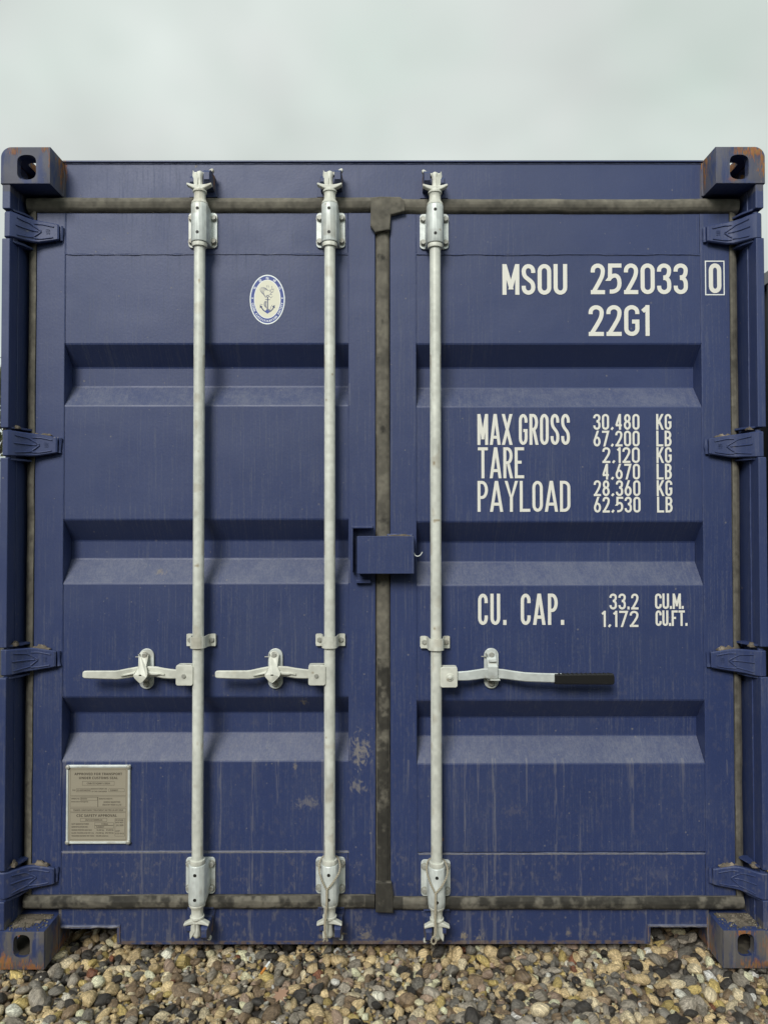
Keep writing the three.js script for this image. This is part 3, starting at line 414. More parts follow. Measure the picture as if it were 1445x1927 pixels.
// oval emblem and the approval plate: flat print
function printed(w, h, draw, p) { const c = document.createElement('canvas'); c.width = w; c.height = h; draw(c.getContext('2d'), w, h); const t = new THREE.CanvasTexture(c); t.colorSpace = THREE.SRGBColorSpace; t.magFilter = THREE.LinearFilter; return std({ map: t, ...p }); }
function flat(name, shapeGeo, mat, parent, x0, y0, w, h) { const p = shapeGeo.attributes.position, uv = new Float32Array(p.count * 2); for (let i = 0; i < p.count; i++) { uv[i * 2] = (p.getX(i) - x0) / w; uv[i * 2 + 1] = (p.getY(i) - y0) / h; } shapeGeo.setAttribute('uv', new THREE.BufferAttribute(uv, 2)); const m = new THREE.Mesh(shapeGeo, mat); m.name = name; m.receiveShadow = true; parent.add(m); return m; }
{
  const mat = printed(464, 656, (c, W, H) => {
    const cx = W / 2, cy = H / 2; c.fillStyle = '#e9efee'; c.fillRect(0, 0, W, H);
    c.fillStyle = '#33468c'; c.beginPath(); c.ellipse(cx, cy, W / 2 - 14, H / 2 - 16, 0, 0, 7); c.fill();
    c.fillStyle = '#eceff0'; c.beginPath(); c.ellipse(cx, cy - 6, W / 2 - 56, H / 2 - 72, 0, 0, 7); c.fill(); c.fillStyle = '#dcdac6'; c.beginPath(); c.ellipse(cx, cy - 6, W / 2 - 64, H / 2 - 80, 0, 0, 7); c.fill();
    c.fillStyle = '#f3f6f4'; c.font = 'bold 36px sans-serif'; c.textAlign = 'center'; c.textBaseline = 'middle';
    const rim = (k) => { const a = W / 2 - 35, b = H / 2 - 43; return [cx + a * Math.cos(k), cy + b * Math.sin(k)]; };
    const put = (txt, a0, a1) => { const P = []; for (let i = 0; i <= 400; i++) P.push(rim(a0 + (a1 - a0) * i / 400)); let L = [0]; for (let i = 1; i < P.length; i++) L.push(L[i - 1] + Math.hypot(P[i][0] - P[i - 1][0], P[i][1] - P[i - 1][1])); const T = L[400]; [...txt].forEach((ch, i) => { const s = (i + .5) / txt.length * T; let k = 1; while (L[k] < s && k < 400) k++; const d = Math.atan2(P[k][1] - P[k - 1][1], P[k][0] - P[k - 1][0]); c.save(); c.translate(...P[k]); c.rotate(d); c.fillText(ch, 0, 0); c.restore(); }); };
    put('CHINA CLASSIFICATION SOCIETY', Math.PI * .955, Math.PI * .045);
    for (const k of [Math.PI * 1.02, -Math.PI * .02]) { const [x, y] = rim(k); c.save(); c.translate(x, y); c.beginPath(); for (let i = 0; i < 10; i++) { const a = i * Math.PI / 5 - Math.PI / 2, q = i % 2 ? 6 : 14; c.lineTo(q * Math.cos(a), q * Math.sin(a)); } c.fill(); c.restore(); }
    c.strokeStyle = '#f3f6f4'; c.lineWidth = 4.5;                      // five characters, stroke by stroke
    const HZ = [[[[-13, -8], [13, -8], [13, 6], [-13, 6], [-13, -8]], [[0, -18], [0, 18]]], [[[-15, -16], [15, -16], [15, 16], [-15, 16], [-15, -16]], [[-8, -8], [8, -8]], [[-8, 0], [8, 0]], [[-9, 9], [9, 9]], [[0, -8], [0, 9]]], [[[-15, -12], [-3, -12], [-3, 16]], [[-15, -12], [-15, 16]], [[-18, 1], [0, 1]], [[5, -14], [5, -3]], [[14, -14], [14, -3]], [[4, 4], [15, 4], [15, 16], [4, 16], [4, 4]]], [[[-8, -16], [-16, -5], [-6, -5], [-16, 8], [-4, 6]], [[-1, -14], [15, -14], [10, -2], [16, -2], [8, 16]], [[4, -12], [-3, 16]], [[4, 0], [16, 16]]], [[[-13, -16], [-8, -11]], [[-16, -6], [-4, -6], [-14, 6]], [[-9, 0], [-9, 17]], [[9, -16], [9, 15]], [[1, -4], [17, -4]], [[0, 15], [18, 15]]]];
    HZ.forEach((gl, i) => { const k = -Math.PI / 2 + (i - 2) * .5, [x, y] = rim(k); c.save(); c.translate(x, y); c.rotate((i - 2) * .36); for (const l of gl) { c.beginPath(); l.forEach((p, j) => j ? c.lineTo(...p) : c.moveTo(...p)); c.stroke(); } c.restore(); });
    c.strokeStyle = c.fillStyle = '#2d3a63'; c.lineWidth = 13; c.beginPath(); c.moveTo(cx + 4, cy - 28); c.lineTo(cx + 4, cy + 130); c.stroke(); c.lineWidth = 8; c.beginPath(); c.arc(cx + 4, cy - 44, 13, 0, 7); c.stroke(); c.beginPath(); c.moveTo(cx - 28, cy + 2); c.lineTo(cx + 36, cy + 2); c.stroke();
    c.lineWidth = 14; c.beginPath(); c.moveTo(cx - 84, cy + 92); c.quadraticCurveTo(cx - 50, cy + 160, cx + 2, cy + 172); c.quadraticCurveTo(cx + 60, cy + 160, cx + 90, cy + 92); c.stroke(); c.fillStyle = '#3a4b93'; c.beginPath(); c.moveTo(cx + 2, cy + 118); c.lineTo(cx + 38, cy + 158); c.lineTo(cx + 2, cy + 190); c.lineTo(cx - 34, cy + 158); c.fill();
    c.fillStyle = '#2d3a63'; for (const s of [-1, 1]) { c.beginPath(); c.moveTo(cx + s * 98, cy + 70); c.lineTo(cx + s * 62, cy + 96); c.lineTo(cx + s * 98, cy + 116); c.fill(); }
    c.strokeStyle = '#6f7180'; c.lineWidth = 5;                        // the scaled body coiled over the anchor
    for (let q = 0; q < 5; q++) { c.beginPath(); c.moveTo(cx - 20, cy - 44 + q * 7); c.bezierCurveTo(cx - 130 + q * 15, cy - 110, cx - 110 + q * 16, cy - 190 + q * 12, cx - 20 + q * 8, cy - 150 + q * 8); c.stroke(); c.beginPath(); c.moveTo(cx - 30 + q * 5, cy + 22); c.bezierCurveTo(cx - 74 + q * 12, cy + 90, cx - 10, cy + 110 + q * 6, cx + 40, cy + 140 + q * 5); c.stroke(); }
    c.lineWidth = 6; for (const l of [[[-20, -150], [10, -120], [50, -128], [34, -108], [66, -96], [40, -84], [58, -62], [20, -70]], [[60, -180], [62, -130], [82, -140], [76, -100], [52, -98]], [[-6, -160], [-10, -190]], [[16, -158], [12, -192]], [[20, -52], [46, -20], [70, -44]], [[66, 70], [46, 100], [40, 140]], [[-60, 70], [-96, 60]]]) { c.beginPath(); l.forEach(([x, y], j) => j ? c.lineTo(cx + x, cy + y) : c.moveTo(cx + x, cy + y)); c.stroke(); }
  }, { roughness: .5 });
  flat('emblem', new THREE.ShapeGeometry(new THREE.Shape().absellipse(-.3825, 2.131, .058, .0825, 0, Math.PI * 2), 40).translate(0, 0, PZ + .0008), mat, doors[0], -.4405, 2.0485, .116, .165);
}
{
  const g = group('data_plate', box40), x0 = -1.030, x1 = -.8268, y0 = .353, y1 = .6015, rr = rng(5);
  const mat = printed(820, 1004, (c, W, H) => {
    c.fillStyle = '#a09988'; c.fillRect(0, 0, W, H); for (let i = 0; i < 6000; i++) { c.fillStyle = rr() < .5 ? 'rgba(90,80,60,.10)' : 'rgba(230,225,205,.10)'; c.fillRect(rr() * W, rr() * H, 2 + rr() * 6, 1 + rr() * 3); }
    const ink = '#3a342b'; c.strokeStyle = ink; c.fillStyle = ink; c.lineWidth = 3; const bx = (x, y, w, h) => c.strokeRect(x, y, w, h);
    const tx = (s, x, y, px, w, al = 'center') => { c.font = `bold ${px}px sans-serif`; c.textAlign = al; c.textBaseline = 'middle'; if (w) { const k = w / c.measureText(s).width; c.save(); c.translate(x, y); c.scale(k, 1); c.fillText(s, 0, 0); c.restore(); } else c.fillText(s, x, y); };
    bx(24, 30, 770, 350); tx('APPROVED FOR TRANSPORT', 410, 88, 46, 660); tx('UNDER CUSTOMS SEAL', 410, 142, 46, 540); bx(190, 188, 440, 54); tx('CNB/ZCSQ0811/2024', 410, 216, 34, 320);
    tx('TYPE', 50, 310, 26, 46, 'left'); bx(108, 286, 196, 44); tx('22-GDP2402DB', 206, 309, 28, 180); tx("MANUFACTURER'S NO.", 424, 290, 26, 226); tx('OF THE CONTAINER', 424, 326, 26, 210); bx(556, 288, 214, 42); tx('5208651', 630, 310, 28, 110);
    bx(24, 398, 380, 140); bx(408, 398, 386, 140); tx("OWNER'S NO.", 36, 424, 26, 120, 'left'); bx(170, 404, 228, 42); tx('MSOU252033', 214, 425, 26, 88); tx('Owned and/or Managed by:', 36, 464, 24, 240, 'left'); tx('MANUFACTURED BY:', 420, 426, 26, 190, 'left'); tx('JIANGSU BAJANTONG', 600, 470, 28, 230); tx('INDUSTRY TRADE CO.,LTD', 600, 508, 28, 260);
    bx(24, 556, 770, 46); tx('TIMBER COMPONENT TREATMENT IM/TBS/LN-401/2024', 410, 580, 28, 690); bx(24, 614, 770, 366); tx('CSC SAFETY APPROVAL', 390, 654, 48, 560); bx(166, 690, 366, 44); tx('CN/CCS/CQW05/24', 350, 713, 30, 240);
    tx('DATE MANUFACTURED', 44, 768, 28, 240, 'left'); bx(364, 750, 260, 36); tx('7/2024', 500, 769, 28, 90); tx('IDENTIFICATION NO.', 44, 808, 28, 230, 'left'); bx(364, 790, 260, 36); tx('5208651', 440, 809, 28, 110);
    tx('MAXIMUM OPERATING GROSS MASS', 44, 850, 26, 280, 'left'); tx('30,480 kg', 390, 850, 26, 100, 'left'); tx('67,200 lbs', 522, 850, 26, 104, 'left'); tx('ALLOW. STACKING LOAD FOR 1.8 g', 44, 890, 26, 308, 'left'); tx('216,000 kg', 378, 890, 26, 112, 'left'); tx('476,190 lbs', 508, 890, 26, 120, 'left'); tx('TRANSVERSE RACKING TEST FORCE', 44, 930, 26, 316, 'left'); tx('150,000 newtons', 378, 930, 26, 176, 'left');
    bx(644, 694, 134, 240); tx('RE-EXAM', 650, 716, 26, 110, 'left'); tx('DATE NEXT', 650, 748, 26, 112, 'left'); tx('JUL 2029', 660, 786, 30, 100, 'left'); tx('ACEP', 650, 864, 26, 60, 'left'); tx('CCS-012', 650, 898, 26, 118, 'left');
  }, { roughness: .5, metalness: .15 });
  mesh('plate_backing', box(x0 - .003, x1 + .003, y0 - .003, y1 + .003, PZ, PZ + .0045, .0015), M.zinc, g);
  flat('plate_face', new THREE.PlaneGeometry(x1 - x0 - .01, y1 - y0 - .01).translate((x0 + x1) / 2, (y0 + y1) / 2, PZ + .0051), mat, g, x0 + .005, y0 + .005, x1 - x0 - .01, y1 - y0 - .01);
  for (const [a, b, c, d] of [[x0 - .003, x1 + .003, y1 - .005, y1 + .002], [x0 - .003, x1 + .003, y0 - .002, y0 + .005], [x0 - .002, x0 + .005, y0 + .005, y1 - .005], [x1 - .005, x1 + .002, y0 + .005, y1 - .005]]) mesh('plate_rim', box(a, b, c, d, PZ + .004, PZ + .008, .0015), M.zinc, g);
  for (const x of [x0 + .003, x1 - .003]) for (const y of [y0 + .003, y1 - .003]) mesh('rivet', new THREE.SphereGeometry(.0075, 12, 8, 0, Math.PI * 2, 0, Math.PI / 2).rotateX(Math.PI / 2).scale(1, 1, .6).translate(x, y, PZ + .0078), M.bolt, g);
}
// lock box across the seam
{
  const g = group('lock_box', box40), x0 = -.0845, x1 = .0975, y0 = 1.2296, y1 = 1.350;
  mesh('box_shell', [box(x0, x1, y0, y1, -.035, -.03, .002), box(x0, x1, y1 - .0075, y1 - .0015, -.0895, -.0355, .001), box(x1 - .006, x1 - .001, y0 + .002, y1 - .008, -.0895, -.0355, .001), box(x0 + .002, x1 - .0065, y0 + .001, y0 + .006, -.0895, -.0355, .001)], M.paint, g);
  mesh('weld_bead', [wobbleBead([.012, 1.3515, -.085], [x1 - .004, 1.3515, -.085], .006, .006, 31), wobbleBead([x0 + .004, y1 - .002, -.031], [x1 - .004, y1 - .002, -.031], .0022, .001, 33)], M.paint, g);
  mesh('keeper_bracket', [box(-.1035, -.0985, 1.238, 1.374, -.0895, -.05, .001), box(-.1035, -.034, 1.3745, 1.3825, -.0895, -.05, .002), box(-.09, -.042, 1.196, 1.2075, -.0895, -.072, .002), box(-.098, -.093, 1.225, 1.365, -.0895, -.086, 0)], M.paint, g);
  mesh('staple', box(-.03, .03, 1.262, 1.322, -.0895, -.06, .003), M.dark, g);
  mesh('wire_hook', tube([[.0955, 1.300, -.05], [.101, 1.289, -.046], [.109, 1.285, -.042], [.118, 1.289, -.04], [.1245, 1.299, -.04]], .0017, 7), M.zinc, g);
}

// ------------------------------------------------------------------ locking bars
const ZR = -.045, RODS = [[-.594, 1, 0], [-.1728, 1, 0], [.168, -1, -.008]];
function crescent(w, t0, t1, th, flip) { const s = new THREE.Shape(); s.moveTo(-w, t1); s.quadraticCurveTo(-w * .45, t0 + th * .9, 0, t0 + th); s.quadraticCurveTo(w * .45, t0 + th * .9, w, t1); s.quadraticCurveTo(w * 1.14, t1 - th * .5, w * .9, t1 - th * .75); s.quadraticCurveTo(w * .45, t0 - th * .1, 0, t0 - th * .3); s.quadraticCurveTo(-w * .45, t0 - th * .1, -w * .9, t1 - th * .75); s.quadraticCurveTo(-w * 1.14, t1 - th * .5, -w, t1); return s; }
function barEnd(g, xc, yc, s, side) {                                  // s = 1 at the header, -1 at the sill
  const Y = t => yc + s * t, by = (a, b) => s > 0 ? [Y(a), Y(b)] : [Y(b), Y(a)], fl = q => s > 0 ? q : q.rotateZ(Math.PI);
  mesh('bearing_plate', plateXY(rrect(xc - .0475, xc + .0475, Y(0) - .0585, Y(0) + .0585, .012), DZ, DZ + .0065, .0015), M.zinc, g);
  for (const a of [-1, 1]) for (const b of [-1, 1]) mesh('bolt', hexBolt(xc + a * .0365, yc + b * .0385, DZ + .007, .0094, .0105, a + b * 2), M.bolt, g);
  const ring = (t, r, back) => { const o = []; for (let k = 0; k <= 16; k++) { const a = Math.PI * (k / 16); o.push([xc + r * Math.cos(a), Y(t), ZR + r * Math.sin(a)]); } o.push([xc - back, Y(t), DZ + .006], [xc + back, Y(t), DZ + .006]); return o; };
  mesh('bearing_sleeve', loft([ring(-.058, .0262, .029), ring(-.056, .0275, .031), ring(.045, .0275, .031), ring(.05, .0275, .0285), ring(.064, .0275, .0255), ring(.0665, .026, .024)], .6), M.zinc, g);
  for (const t of [.0445, -.0325]) mesh('plug', cylZ(xc - .001, Y(t), ZR + .0235, ZR + .0279, .0052), M.plug, g);
  mesh('collar', loft([[-.072, .0195], [-.0715, .0235], [-.061, .0248], [-.0585, .0238]].map(([t, r]) => { const o = []; for (let k = 0; k < 24; k++) { const a = k / 24 * Math.PI * 2; o.push([xc + r * Math.cos(a), Y(t), ZR + r * Math.sin(a)]); } return o; }), .6), M.cast, g);
  const prof = [[.0655, .0235], [.068, .026], [.0735, .0255], [.0785, .0215], [.0825, .0192], [.1, .0182], [.104, .0188], [.1075, .0208], [.113, .0208], [.117, .0175], [.13, .0115], [.15, .0118], [.164, .0145], [.172, .012], [.176, .006]];
  mesh('cam_neck', loft(prof.map(([t, r]) => { const o = [], sq = t > .12 ? .85 : 1; for (let k = 0; k < 24; k++) { const a = k / 24 * Math.PI * 2; o.push([xc + r * Math.cos(a) * sq, Y(t), ZR + r * Math.sin(a)]); } return o; }), .7), M.cast, g);
  const place = (sh, z0, z1, sx = 1) => { const q = plateXY(sh, z0, z1, .003); const f = s < 0 ? flipX(q.index ? q.toNonIndexed() : q).rotateZ(Math.PI) : q; return f.translate(xc, yc, 0); };
  mesh('cam_jaw', place(crescent(.0385, .114, .1335, .0135), ZR - .004, ZR + .016), M.cast, g);
  const hook = new THREE.Shape(); const k = side; hook.moveTo(k * -.008, .158); hook.quadraticCurveTo(k * .012, .166, k * .032, .176); hook.quadraticCurveTo(k * .044, .180, k * .0415, .189); hook.quadraticCurveTo(k * .035, .193, k * .028, .186); hook.quadraticCurveTo(k * .008, .175, k * -.006, .177); hook.quadraticCurveTo(k * -.016, .181, k * -.022, .177); hook.quadraticCurveTo(k * -.024, .166, k * -.016, .150); hook.quadraticCurveTo(k * -.012, .152, k * -.008, .158);
  mesh('cam_jaw', place(hook, ZR - .022, ZR - .006), M.cast, g); mesh('cam_rim', loft([[.1055, .0195], [.1065, .0222], [.1115, .0222], [.1125, .0195]].map(([t, q]) => { const o = []; for (let k = 0; k < 20; k++) { const a = k / 20 * Math.PI * 2; o.push([xc + q * Math.cos(a), Y(t), ZR + q * Math.sin(a)]); } return o; }), .5), M.cast, g);
  mesh('cam_web', loft([0, 1].map(q => [[xc - side * .014, Y(.118), ZR + .012 - .02 * q], [xc - side * .004, Y(.118), ZR + .017 - .025 * q], [xc - side * .003, Y(.150), ZR + .014 - .02 * q], [xc - side * .020, Y(.176), ZR + .010 - .02 * q], [xc - side * .022, Y(.16), ZR + .008 - .02 * q]]), .4), M.cast, g);
  const trap = [[-.046, .112], [.046, .112], [.034, .182], [-.034, .182]].map(([x, t]) => [xc + x, Y(t)]); if (s < 0) trap.reverse();
  const kp = mesh('cam_keeper', [plateXY(trap, s > 0 ? -.095 : -.1, s > 0 ? -.0875 : -.0925, .0015), ...[[side * .0262, .0108, .133, .178, -.024], [-side * .0235, .0075, .130, .163, -.034]].map(([cx, w, a, b, zf]) => loft([[-.093, w + .0015, a - .004, b + .002], [zf - .016, w, a, b], [zf - .006, w, a + .003, b - .006], [zf, w - .002, a + .008, b - .014]].map(([z, ww, p, q]) => [[xc + cx - ww, Y(p), z], [xc + cx + ww, Y(p), z], [xc + cx + ww, Y(q), z], [xc + cx - ww, Y(q), z]]), .5)), ...(s < 0 ? [box(xc - .04, xc + .044, yc - .104, yc - .0985, -.1, -.078, .001)] : [])], M.paint, g);
  return kp;
}
function barPath(pts, mat, name, g, bevel = .003) {                    // a flat bar bent in depth: [x, y, z, half height, thickness]
  return mesh(name, loft(pts.map(([x, y, z, h, t], i) => { const a = pts[Math.max(0, i - 1)], b = pts[Math.min(pts.length - 1, i + 1)]; let tx = b[0] - a[0], tz = b[2] - a[2]; const l = Math.hypot(tx, tz); tx /= l; tz /= l; let nx = -tz, nz = tx; if (nz < 0) { nx = -nx; nz = -nz; } const c = Math.min(bevel, t * .4); return [[-h + c, 0], [h - c, 0], [h, -c], [h, -t + c], [h - c, -t], [-h + c, -t], [-h, -t + c], [-h, -c]].map(([dy, o]) => [x + nx * o, y + dy, z + nz * o]); }), .5), mat, g);
}
RODS.forEach(([xc, side, dy], i) => {
  const g = group('locking_bar', box40), yTop = 2.358 + (i === 2 ? -.004 : 0), yBot = .249 + (i === 2 ? -.009 : 0);
  mesh('rod', cylY(xc, ZR, yBot + .06, yTop - .06, .0178, .0178, 32), M.rod, g);
  barEnd(g, xc, yTop, 1, side); barEnd(g, xc, yBot, -1, side);
  // middle guide clamp
  const yc = 1.0115 + dy, band = []; const prof = [[-.047, -.083], [-.03, -.083], [-.0255, -.078], [-.0225, -.06]]; const path = [...prof]; for (let k = 0; k <= 16; k++) { const a = Math.PI - Math.PI * k / 16; path.push([.0222 * Math.cos(a), ZR + .0222 * Math.sin(a)]); } path.push(...prof.slice().reverse().map(([x, z]) => [-x, z]));
  const ears = path.map(([x, z], k) => { const q = path[Math.max(0, k - 1)], n = path[Math.min(path.length - 1, k + 1)]; let tx = n[0] - q[0], tz = n[1] - q[1]; const l = Math.hypot(tx, tz); const nx = tz / l, nz = -tx / l; const ear = Math.abs(x) > .03 ? .0195 : Math.abs(x) > .024 ? .0195 : .0185, o = .003; return [[xc + x, yc - ear, z], [xc + x, yc + ear, z], [xc + x - nx * o, yc + ear, z - nz * o], [xc + x - nx * o, yc - ear, z - nz * o]]; });
  mesh('guide_clamp', [loft(ears, .5), ...[-1, 1].map(a => plateXY(rrect(xc + a * .0375 - .0115, xc + a * .0375 + .0105, yc - .0195, yc + .0195, .006), DZ, DZ + .0055, .001))], M.cast, g);
  for (const a of [-1, 1]) mesh('bolt', hexBolt(xc + a * .0355, yc + .001, -.083, .0086, .009, a), M.bolt, g);
  mesh('plug', cylZ(xc - .0005, yc - .004, ZR + .02, ZR + .0227, .0052), M.plug, g);
  // lug on the rod that carries the handle
  const d = i === 2 ? 1 : -1, yh = .909 + (i === 2 ? -.007 : 0), hx = (a, b) => d > 0 ? [xc + a, xc + b] : [xc - b, xc - a];
  mesh('handle_lug', [plateXY(rrect(...hx(.012, .0665), yh - .0335, yh + .0305, .007), ZR + .012, ZR + .0185, .0015), plateXY(rrect(...hx(.012, .0665), yh - .0335, yh + .0305, .007), ZR - .02, ZR - .0135, .0015), box(...hx(.020, .0655), yh + .0235, yh + .0300, ZR - .018, ZR + .016, .0015)], M.cast, g);
  mesh('pin', i === 2 ? [cylZ(xc + .042, yh - .001, ZR + .018, ZR + .023, .0125, .0105, 20), new THREE.SphereGeometry(.0075, 14, 8).scale(1, 1, .6).translate(xc + .042, yh - .001, ZR + .0235)] : [cylZ(xc - .041, yh - .003, ZR + .018, ZR + .0225, .0072, .006, 16)], i === 2 ? M.cast : M.bolt, g);
  const xk = i === 2 ? .351 : i === 0 ? -.7725 : -.3527, xr = xk - xc;
  if (i < 2) {
    barPath([[-.03, yh, -.036, .0135, .009], [-.07, yh, -.037, .0145, .009], [-.085, yh + .0005, -.038, .0155, .009], [-.112, yh + .001, -.046, .0165, .010], [-.14, yh + .0035, -.057, .0165, .011], [-.178, yh + .005, -.062, .016, .011], [-.20, yh + .004, -.058, .0155, .011], [-.225, yh + .0015, -.045, .0155, .010], [-.248, yh - .0005, -.033, .0145, .009], [-.262, yh - .001, -.030, .014, .009], [-.352, yh + .001, -.028, .0122, .009], [-.359, yh + .001, -.028, .0115, .009], [-.363, yh + .001, -.0285, .0085, .008]].map(p => [xc + p[0], ...p.slice(1)]), M.cast, 'handle', g);
    barPath([[-.108, yh - .001, -.040, .0004, .007], [-.135, yh - .001, -.046, .0055, .012], [-.178, yh + .001, -.0505, .0075, .012], [-.205, yh + .001, -.047, .0055, .014], [-.243, yh - .003, -.031, .0004, .007]].map(p => [xc + p[0], ...p.slice(1)]), M.cast, 'handle_rib', g, .004);
  } else {
    barPath([[.03, yh, -.036, .0135, .009], [.072, yh, -.036, .0145, .009], [.1, yh + .0005, -.038, .0155, .009], [.128, yh + .002, -.046, .016, .010], [.155, yh + .004, -.055, .016, .011], [.185, yh + .004, -.058, .016, .011], [.215, yh + .003, -.052, .0155, .010], [.245, yh + .0005, -.043, .015, .009], [.285, yh - .003, -.035, .0148, .009], [.33, yh - .0045, -.033, .0145, .009], [.40, yh - .006, -.032, .0145, .009]].map(p => [xc + p[0], ...p.slice(1)]), M.zinc, 'handle', g);
    mesh('rubber_grip', [loft([[.376, .0135, .0145], [.377, .0165, .017], [.555, .0178, .0175], [.563, .0172, .017], [.566, .013, .013]].map(([x, h, t]) => { const z0 = -.0355, c = .004; return [[-h + c, t / 2], [h - c, t / 2], [h, t / 2 - c], [h, -t / 2 + c], [h - c, -t / 2], [-h + c, -t / 2], [-h, -t / 2 + c], [-h, t / 2 - c]].map(([y, z]) => [xc + x, yh - .0085 + y, z0 + z]); }), .5), ...Array.from({ length: 12 }, (_, k) => box(xc + .388 + k * .0145, xc + .393 + k * .0145, yh + .0065, yh + .0102, -.042, -.029, .001))], M.grip, g);
  }
  // catch on the door that holds the handle
  mesh('catch_plate', plateXY(rrect(xk - .0237, xk + .0237, .852, .983, .0235), DZ - .001, DZ + .006, .0015), M.zinc, g);
  mesh('bolt', hexBolt(xk - (i < 2 ? .002 : 0), .963, i < 2 ? -.074 : DZ + .009, .0092, .008, i), M.bolt, g); mesh('bolt', hexBolt(xk, .868, DZ + .006, .0088, .0075, i + 1), M.bolt, g);
  mesh('catch_seat', [box(xk - .017, xk + .015, .8825, .890, -.0835, -.055, .0015), box(xk - .02, xk - .016, .965, .9685, -.083, -.06, .001), box(xk - .034, xk - .014, .9555, .959, -.079, -.076, .001)], M.bolt, g);
  if (i < 2) {
    const t = i === 0 ? .18 : 0, sh = new THREE.Shape(); sh.moveTo(-.0165, .065); sh.quadraticCurveTo(0, .088, .0165, .065); sh.lineTo(.0135, .030); sh.lineTo(.026, .012); sh.quadraticCurveTo(.027, .004, .018, -.004); sh.lineTo(.006, -.0155); sh.quadraticCurveTo(0, -.020, -.008, -.0155); sh.lineTo(-.022, -.002); sh.quadraticCurveTo(-.027, .006, -.022, .013); sh.lineTo(-.0125, .028); sh.lineTo(-.0165, .065);
    const hole = new THREE.Path(); hole.absellipse(0, .006, .0065, .004, 0, Math.PI * 2, true); sh.holes.push(hole);
    const q = plateXY(sh, -.002, .002, .001), p = q.attributes.position; for (let v = 0; v < p.count; v++) { const y = p.getY(v), x = p.getX(v); p.setZ(v, p.getZ(v) + (y < .035 ? sst(.045, .012, y) * .041 : 0) + (i === 0 ? x * .3 * sst(.05, .01, y) : -Math.abs(x) * .25 * sst(.03, .01, y))); } q.computeVertexNormals();
    mesh('swing_hasp', toCreasedNormals(q.toNonIndexed ? q.toNonIndexed() : q, .6).rotateZ(t * .3).translate(xk - .003, .9005, -.0765), M.cast, g);
  } else {
    mesh('swing_hasp', [loft([[.978, -.0795], [.958, -.078], [.945, -.064], [.938, -.05], [.93, -.0435], [.905, -.0425], [.893, -.046], [.886, -.054], [.884, -.062]].map(([y, z]) => [[xk - .0165, y, z], [xk + .0135, y, z], [xk + .0135, y, z - .004], [xk - .0165, y, z - .004]]), .5), box(xk - .010, xk + .022, .8855, .8905, -.064, -.042, .0015), box(xk - .013, xk + .012, .945, .9505, -.062, -.05, .001)], M.zinc, g);
  }
});

// ------------------------------------------------------------------ sides, roof and floor of the container
function sideWall(x, s, z0, z1, y0, y1, pitch = .278, d = .036) {
  const pts = []; let z = z0; while (z > z1) { pts.push([z, 0], [z - .072, 0], [z - .14, d], [z - .21, d]); z -= pitch; } const pr = pts.filter(p => p[0] >= z1), v = [];
  for (let i = 0; i < pr.length - 1; i++) { const [a, da] = pr[i], [b, db] = pr[i + 1], A = [x - s * da, y0, a], B = [x - s * db, y0, b], C = [x - s * db, y1, b], D = [x - s * da, y1, a]; v.push(...A, ...B, ...C, ...A, ...C, ...D); }
  const g = new THREE.BufferGeometry(); g.setAttribute('position', new THREE.Float32BufferAttribute(v, 3)); g.computeVertexNormals(); return g;
}
function shell(parent, mats, xm, z0, back) {
  for (const s of [-1, 1]) {
    mesh('side_wall', sideWall(xm + s * 1.205, s, z0 - .18, z0 - LEN + .18, .16, 2.53), mats[0], parent);
    mesh('top_rail', box(xm + s * 1.18 - .03, xm + s * 1.18 + .03, 2.522, 2.582, z0 - LEN + .178, z0 - .178, .003), mats[1], parent);
    mesh('bottom_rail', box(xm + s * 1.19 - .022, xm + s * 1.19 + .022, .035, .19, z0 - LEN + .178, z0 - .178, .003), mats[0], parent);
  }
  mesh('roof', box(xm - 1.15, xm + 1.15, 2.548, 2.566, z0 - LEN + .05, z0 - .161, 0), mats[0], parent);
  mesh('floor', box(xm - 1.168, xm + 1.168, .15, .18, z0 - LEN + .05, z0 - .171, 0), M.plywood, parent);
  for (let k = 0; k < 14; k++) mesh('cross_member', box(xm - 1.165, xm + 1.165, .04, .1495, z0 - .62 - k * .38, z0 - .575 - k * .38, 0), mats[0], parent);
  mesh('end_wall', box(xm - 1.06, xm + 1.06, .02, 2.56, z0 - LEN + .02, z0 - LEN + .045, 0), mats[0], parent);
  for (const s of [-1, 1]) mesh('rear_post', box(xm + s * 1.14 - .07, xm + s * 1.14 + .07, .118, 2.473, z0 - LEN + .003, z0 - LEN + .15, .003), mats[0], parent);
}
const sidePaint = (() => {                                            // the mean colour of the door paint, so that all sides are painted alike
  const d = paintColor.image.data, c = new THREE.Color(), s = [0, 0, 0]; let n = 0;
  for (let i = 0; i < d.length; i += 4 * 97) { c.setRGB(d[i] / 255, d[i + 1] / 255, d[i + 2] / 255, THREE.SRGBColorSpace); s[0] += c.r; s[1] += c.g; s[2] += c.b; n++; }
  return std({ color: lin(s[0] / n, s[1] / n, s[2] / n), roughness: .5 });
})();
 shell(box40, [sidePaint, sidePaint], 0, 0);

